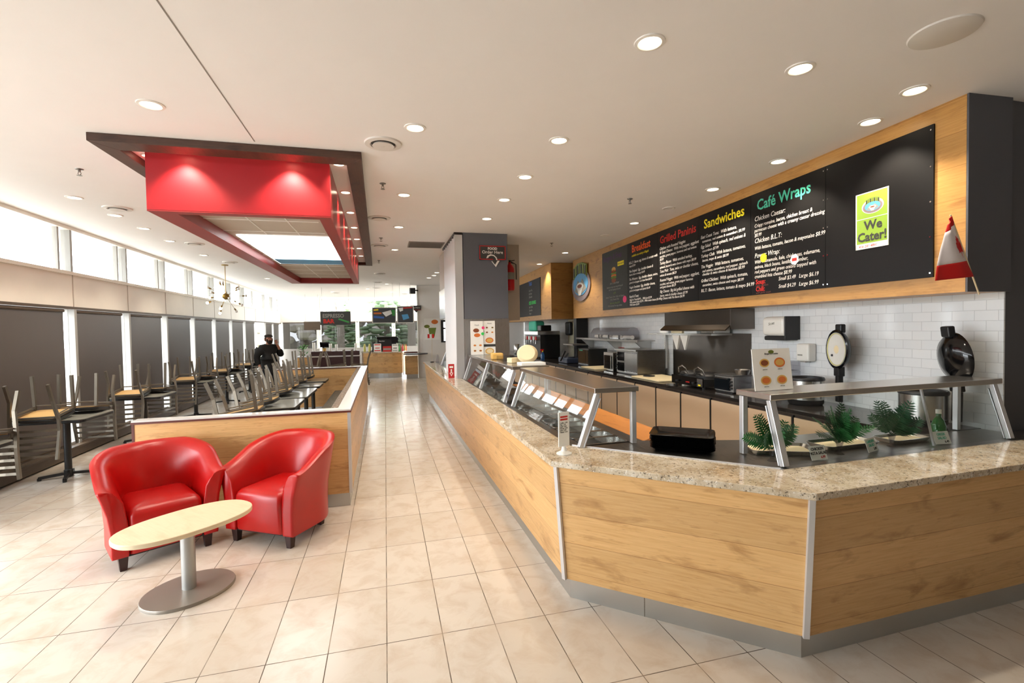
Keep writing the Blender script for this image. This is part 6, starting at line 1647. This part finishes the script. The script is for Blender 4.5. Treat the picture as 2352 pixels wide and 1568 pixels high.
tag(MB().lathe([(0.001, 0), (0.035, 0), (0.035, 0.16), (0.001, 0.16)], (1.45, 11.6, 0.904), 14).build('tip_jar', 'brass', smooth=True), 'small brass coloured jar on the far counter', 'jar')
t = thing('far_window', 'x', 'window'); bpy.data.objects.remove(t)
t = thing('wall_vent_window', 'black framed bright little window beyond the pleated gate', 'window', (2.3, 17.44, 1.2))
MB().box(1.95, 2.75, 17.425, 17.445, 1.25, 2.05).build('frame', 'black_plastic', t, w=True)
for z0_, z1_ in ((1.30, 1.72), (1.78, 1.98)): MB().box(2.05, 2.68, 17.421, 17.424, z0_, z1_).build('pane', 'glow_panel', t, w=True)
t = thing('range_hood', 'hanging stainless box left of the pillar behind the pleated gate', 'hood', (1.6, 10.1, 1.95))
MB().box(1.17, 2.1, 9.62, 10.64, 1.93, 2.549).build('box', 'steel', t, w=True, bevel=0.01)
tag(MB().box(-3.35, -2.75, 24.86, 24.9, 1.55, 1.95).build('notice_panel', 'brown_sill'), 'small dark panel hanging at the far window beside the slim white post', 'sign') if False else None
t = thing('blank_sign', 'blank dark panel hanging in the far window left of the ESPRESSO BAR sign', 'sign', (-3.0, 22.0, 1.78))
MB().box(-0.32, 0.33, -0.02, 0.02, 0, 0.36).build('panel', 'brown_sill', t)
MB().tube([(-0.25, 0, 0.36), (-0.25, 0, CEIL-1.781)], 0.004, 6).tube([(0.25, 0, 0.36), (0.25, 0, CEIL-1.781)], 0.004, 6).build('wire', 'steel_dark', t)
t = thing('slim_post', 'slim white round post by the far window', 'post', (-2.75, 22.6, 0))
MB().tube([(0, 0, 0), (0, 0, CEIL-0.001)], 0.05, 14).build('post', 'white_plastic', t, smooth=True)
MB().lathe([(0.055, 2.0), (0.055, 2.1), (0.001, 2.1)], seg=12).build('collar', 'black_plastic', t)

# ================================================================== THE MAN BY THE DOOR
PX, PY, PR = -2.93, 13.65, -0.95        # where he stands and which way he faces (0 = +x)
def skin_mesh(name, m, pts, edges, parent, sub=1, root=0):
    me = bpy.data.meshes.new(name); me.from_pydata([p[0] for p in pts], edges, []); me.materials.append(M[m])
    o = bpy.data.objects.new(name, me); COL.objects.link(o)
    if parent is not None: o.parent = parent
    sk = o.modifiers.new('skin', 'SKIN'); sk.use_smooth_shade = True
    me.skin_vertices.new() if not me.skin_vertices else None
    for i, p in enumerate(pts):
        r = p[1]; me.skin_vertices[0].data[i].radius = r if isinstance(r, tuple) else (r, r)
    me.skin_vertices[0].data[root].use_root = True
    if sub:
        s_ = o.modifiers.new('subsurf', 'SUBSURF'); s_.levels = sub; s_.render_levels = sub
    return o
# local axes: x forward, y to his left, z up
B = [((0, 0, 0.90), (0.15, 0.11)), ((0.0, 0, 1.08), (0.14, 0.105)), ((0.0, 0, 1.28), (0.17, 0.115)), ((0.0, 0, 1.43), (0.10, 0.07)), ((0.015, 0, 1.51), 0.055), ((0.03, 0, 1.58), (0.075, 0.09)), ((0.035, 0, 1.68), (0.077, 0.095)), ((0.03, 0, 1.735), 0.055),
     ((-0.01, 0.19, 1.41), 0.06), ((0.08, 0.29, 1.17), 0.045), ((0.12, 0.21, 1.42), 0.036), ((0.11, 0.165, 1.50), 0.03),
     ((-0.01, -0.19, 1.41), 0.06), ((-0.03, -0.28, 1.14), 0.045), ((0.08, -0.27, 0.93), 0.035), ((0.11, -0.26, 0.86), 0.03),
     ((0, 0.10, 0.84), 0.085), ((0.02, 0.11, 0.48), 0.055), ((-0.02, 0.11, 0.09), 0.042), ((0.12, 0.12, 0.035), 0.035),
     ((0, -0.10, 0.84), 0.085), ((0.03, -0.11, 0.48), 0.055), ((0.0, -0.12, 0.09), 0.042), ((0.14, -0.14, 0.035), 0.035)]
E_ = [(0, 1), (1, 2), (2, 3), (3, 4), (4, 5), (5, 6), (6, 7), (3, 8), (8, 9), (9, 10), (10, 11), (3, 12), (12, 13), (13, 14), (14, 15), (0, 16), (16, 17), (17, 18), (18, 19), (0, 20), (20, 21), (21, 22), (22, 23)]
man = skin_mesh('person', 'skin', B, E_, None)
man.matrix_basis = Matrix.Translation((PX, PY, 0.0)) @ Matrix.Rotation(PR, 4, 'Z') @ Matrix.Diagonal((1.0, 1.0, 0.935, 1))
tag(man, 'bearded man in cap and black coat standing by the windows, hand at his ear', 'person')
coat = [((0, 0, 0.74), (0.235, 0.18)), ((0, 0, 0.9), (0.23, 0.175)), ((0, 0, 1.1), (0.215, 0.165)), ((0, 0, 1.30), (0.225, 0.16)), ((0.0, 0, 1.44), (0.17, 0.12)), ((0.012, 0, 1.515), (0.095, 0.095)),
        ((-0.01, 0.20, 1.40), 0.115), ((0.08, 0.30, 1.17), 0.085), ((0.12, 0.225, 1.38), 0.065), ((-0.01, -0.20, 1.40), 0.115), ((-0.03, -0.295, 1.14), 0.08), ((0.08, -0.285, 0.94), 0.065)]
skin_mesh('coat', 'coat_black', coat, [(0, 1), (1, 2), (2, 3), (3, 4), (4, 5), (4, 6), (6, 7), (7, 8), (4, 9), (9, 10), (10, 11)], man, root=1)
for s in (-1, 1):
    skin_mesh('trouser_leg', 'trousers_dark', [((0, 0.10*s, 0.86), 0.105), ((0.025, 0.11*s, 0.48), 0.078), ((-0.01, 0.115*s, 0.07), 0.066)], [(0, 1), (1, 2)], man)
    MB().loft([[Vector((x*k+0.04, (0.115*s)+(y)*k, z)) for x, y in superoval(0.155, 0.055, 2.3, 20)] for k, z in ((1, 0.0), (1, 0.03), (0.85, 0.07), (0.4, 0.09))]).build('shoe', 'black_plastic', man, smooth=True)
MB().ell((0.015, 0, 1.735), (0.112, 0.095, 0.05), 18, 10).ell((0.10, 0, 1.715), (0.075, 0.075, 0.014), 16, 8).build('flat_cap', 'cap_brown', man, smooth=True)
MB().ell((-0.02, 0, 1.655), (0.088, 0.088, 0.085), 14, 10).build('hair', 'hair_dark', man, smooth=True)
MB().ell((0.092, 0, 1.567), (0.045, 0.066, 0.06), 14, 10).ell((0.075, 0.055, 1.61), (0.02, 0.028, 0.05), 10, 8).ell((0.075, -0.055, 1.61), (0.02, 0.028, 0.05), 10, 8).build('beard', 'hair_dark', man, smooth=True)
MB().loft([[Vector((0.11, -0.014, 1.665)), Vector((0.11, 0.014, 1.665)), Vector((0.118, 0.0, 1.68))], [Vector((0.135, -0.017, 1.628)), Vector((0.135, 0.017, 1.628)), Vector((0.142, 0, 1.632))], [Vector((0.11, -0.014, 1.618)), Vector((0.11, 0.014, 1.618)), Vector((0.112, 0, 1.618))]]).build('nose', 'skin', man, smooth=True)
for s in (-1, 1):
    MB().ell((0.112, 0.034*s, 1.667), (0.01, 0.014, 0.008), 10, 6).build('eye', 'hair_dark', man)
    MB().ell((0.02, 0.098*s, 1.645), (0.022, 0.012, 0.034), 10, 8).build('ear', 'skin', man, smooth=True)
def hand(c, d, up, side, curl):
    d, up = Vector(d).normalized(), Vector(up).normalized(); w_ = d.cross(up).normalized(); c = Vector(c)
    h = MB().ell(c+d*0.045, (0.036, 0.03, 0.045), 12, 8)
    for i in range(4):
        b = c+d*0.08+w_*(0.026-0.0175*i); L = [0.062, 0.07, 0.066, 0.05][i]
        h.tube([b, b+d*L*0.45+up*0.004, b+d*L*0.75-up*L*curl*0.5, b+d*L*0.85-up*L*curl], [0.0095, 0.009, 0.008, 0.006], 8)
    b = c+d*0.03+w_*0.034*side
    h.tube([b, b+w_*0.025*side+d*0.03, b+w_*0.02*side+d*0.06-up*0.02], [0.011, 0.01, 0.008], 8)
    return h
hand((0.11, 0.165, 1.495), (-0.05, -0.25, 1.0), (-1, -0.4, 0), -1, 0.7).build('raised_hand', 'skin', man, smooth=True)
hand((0.11, -0.26, 0.865), (0.4, 0.1, -0.9), (0.2, 0.9, 0.2), 1, 0.6).build('lowered_hand', 'skin', man, smooth=True)
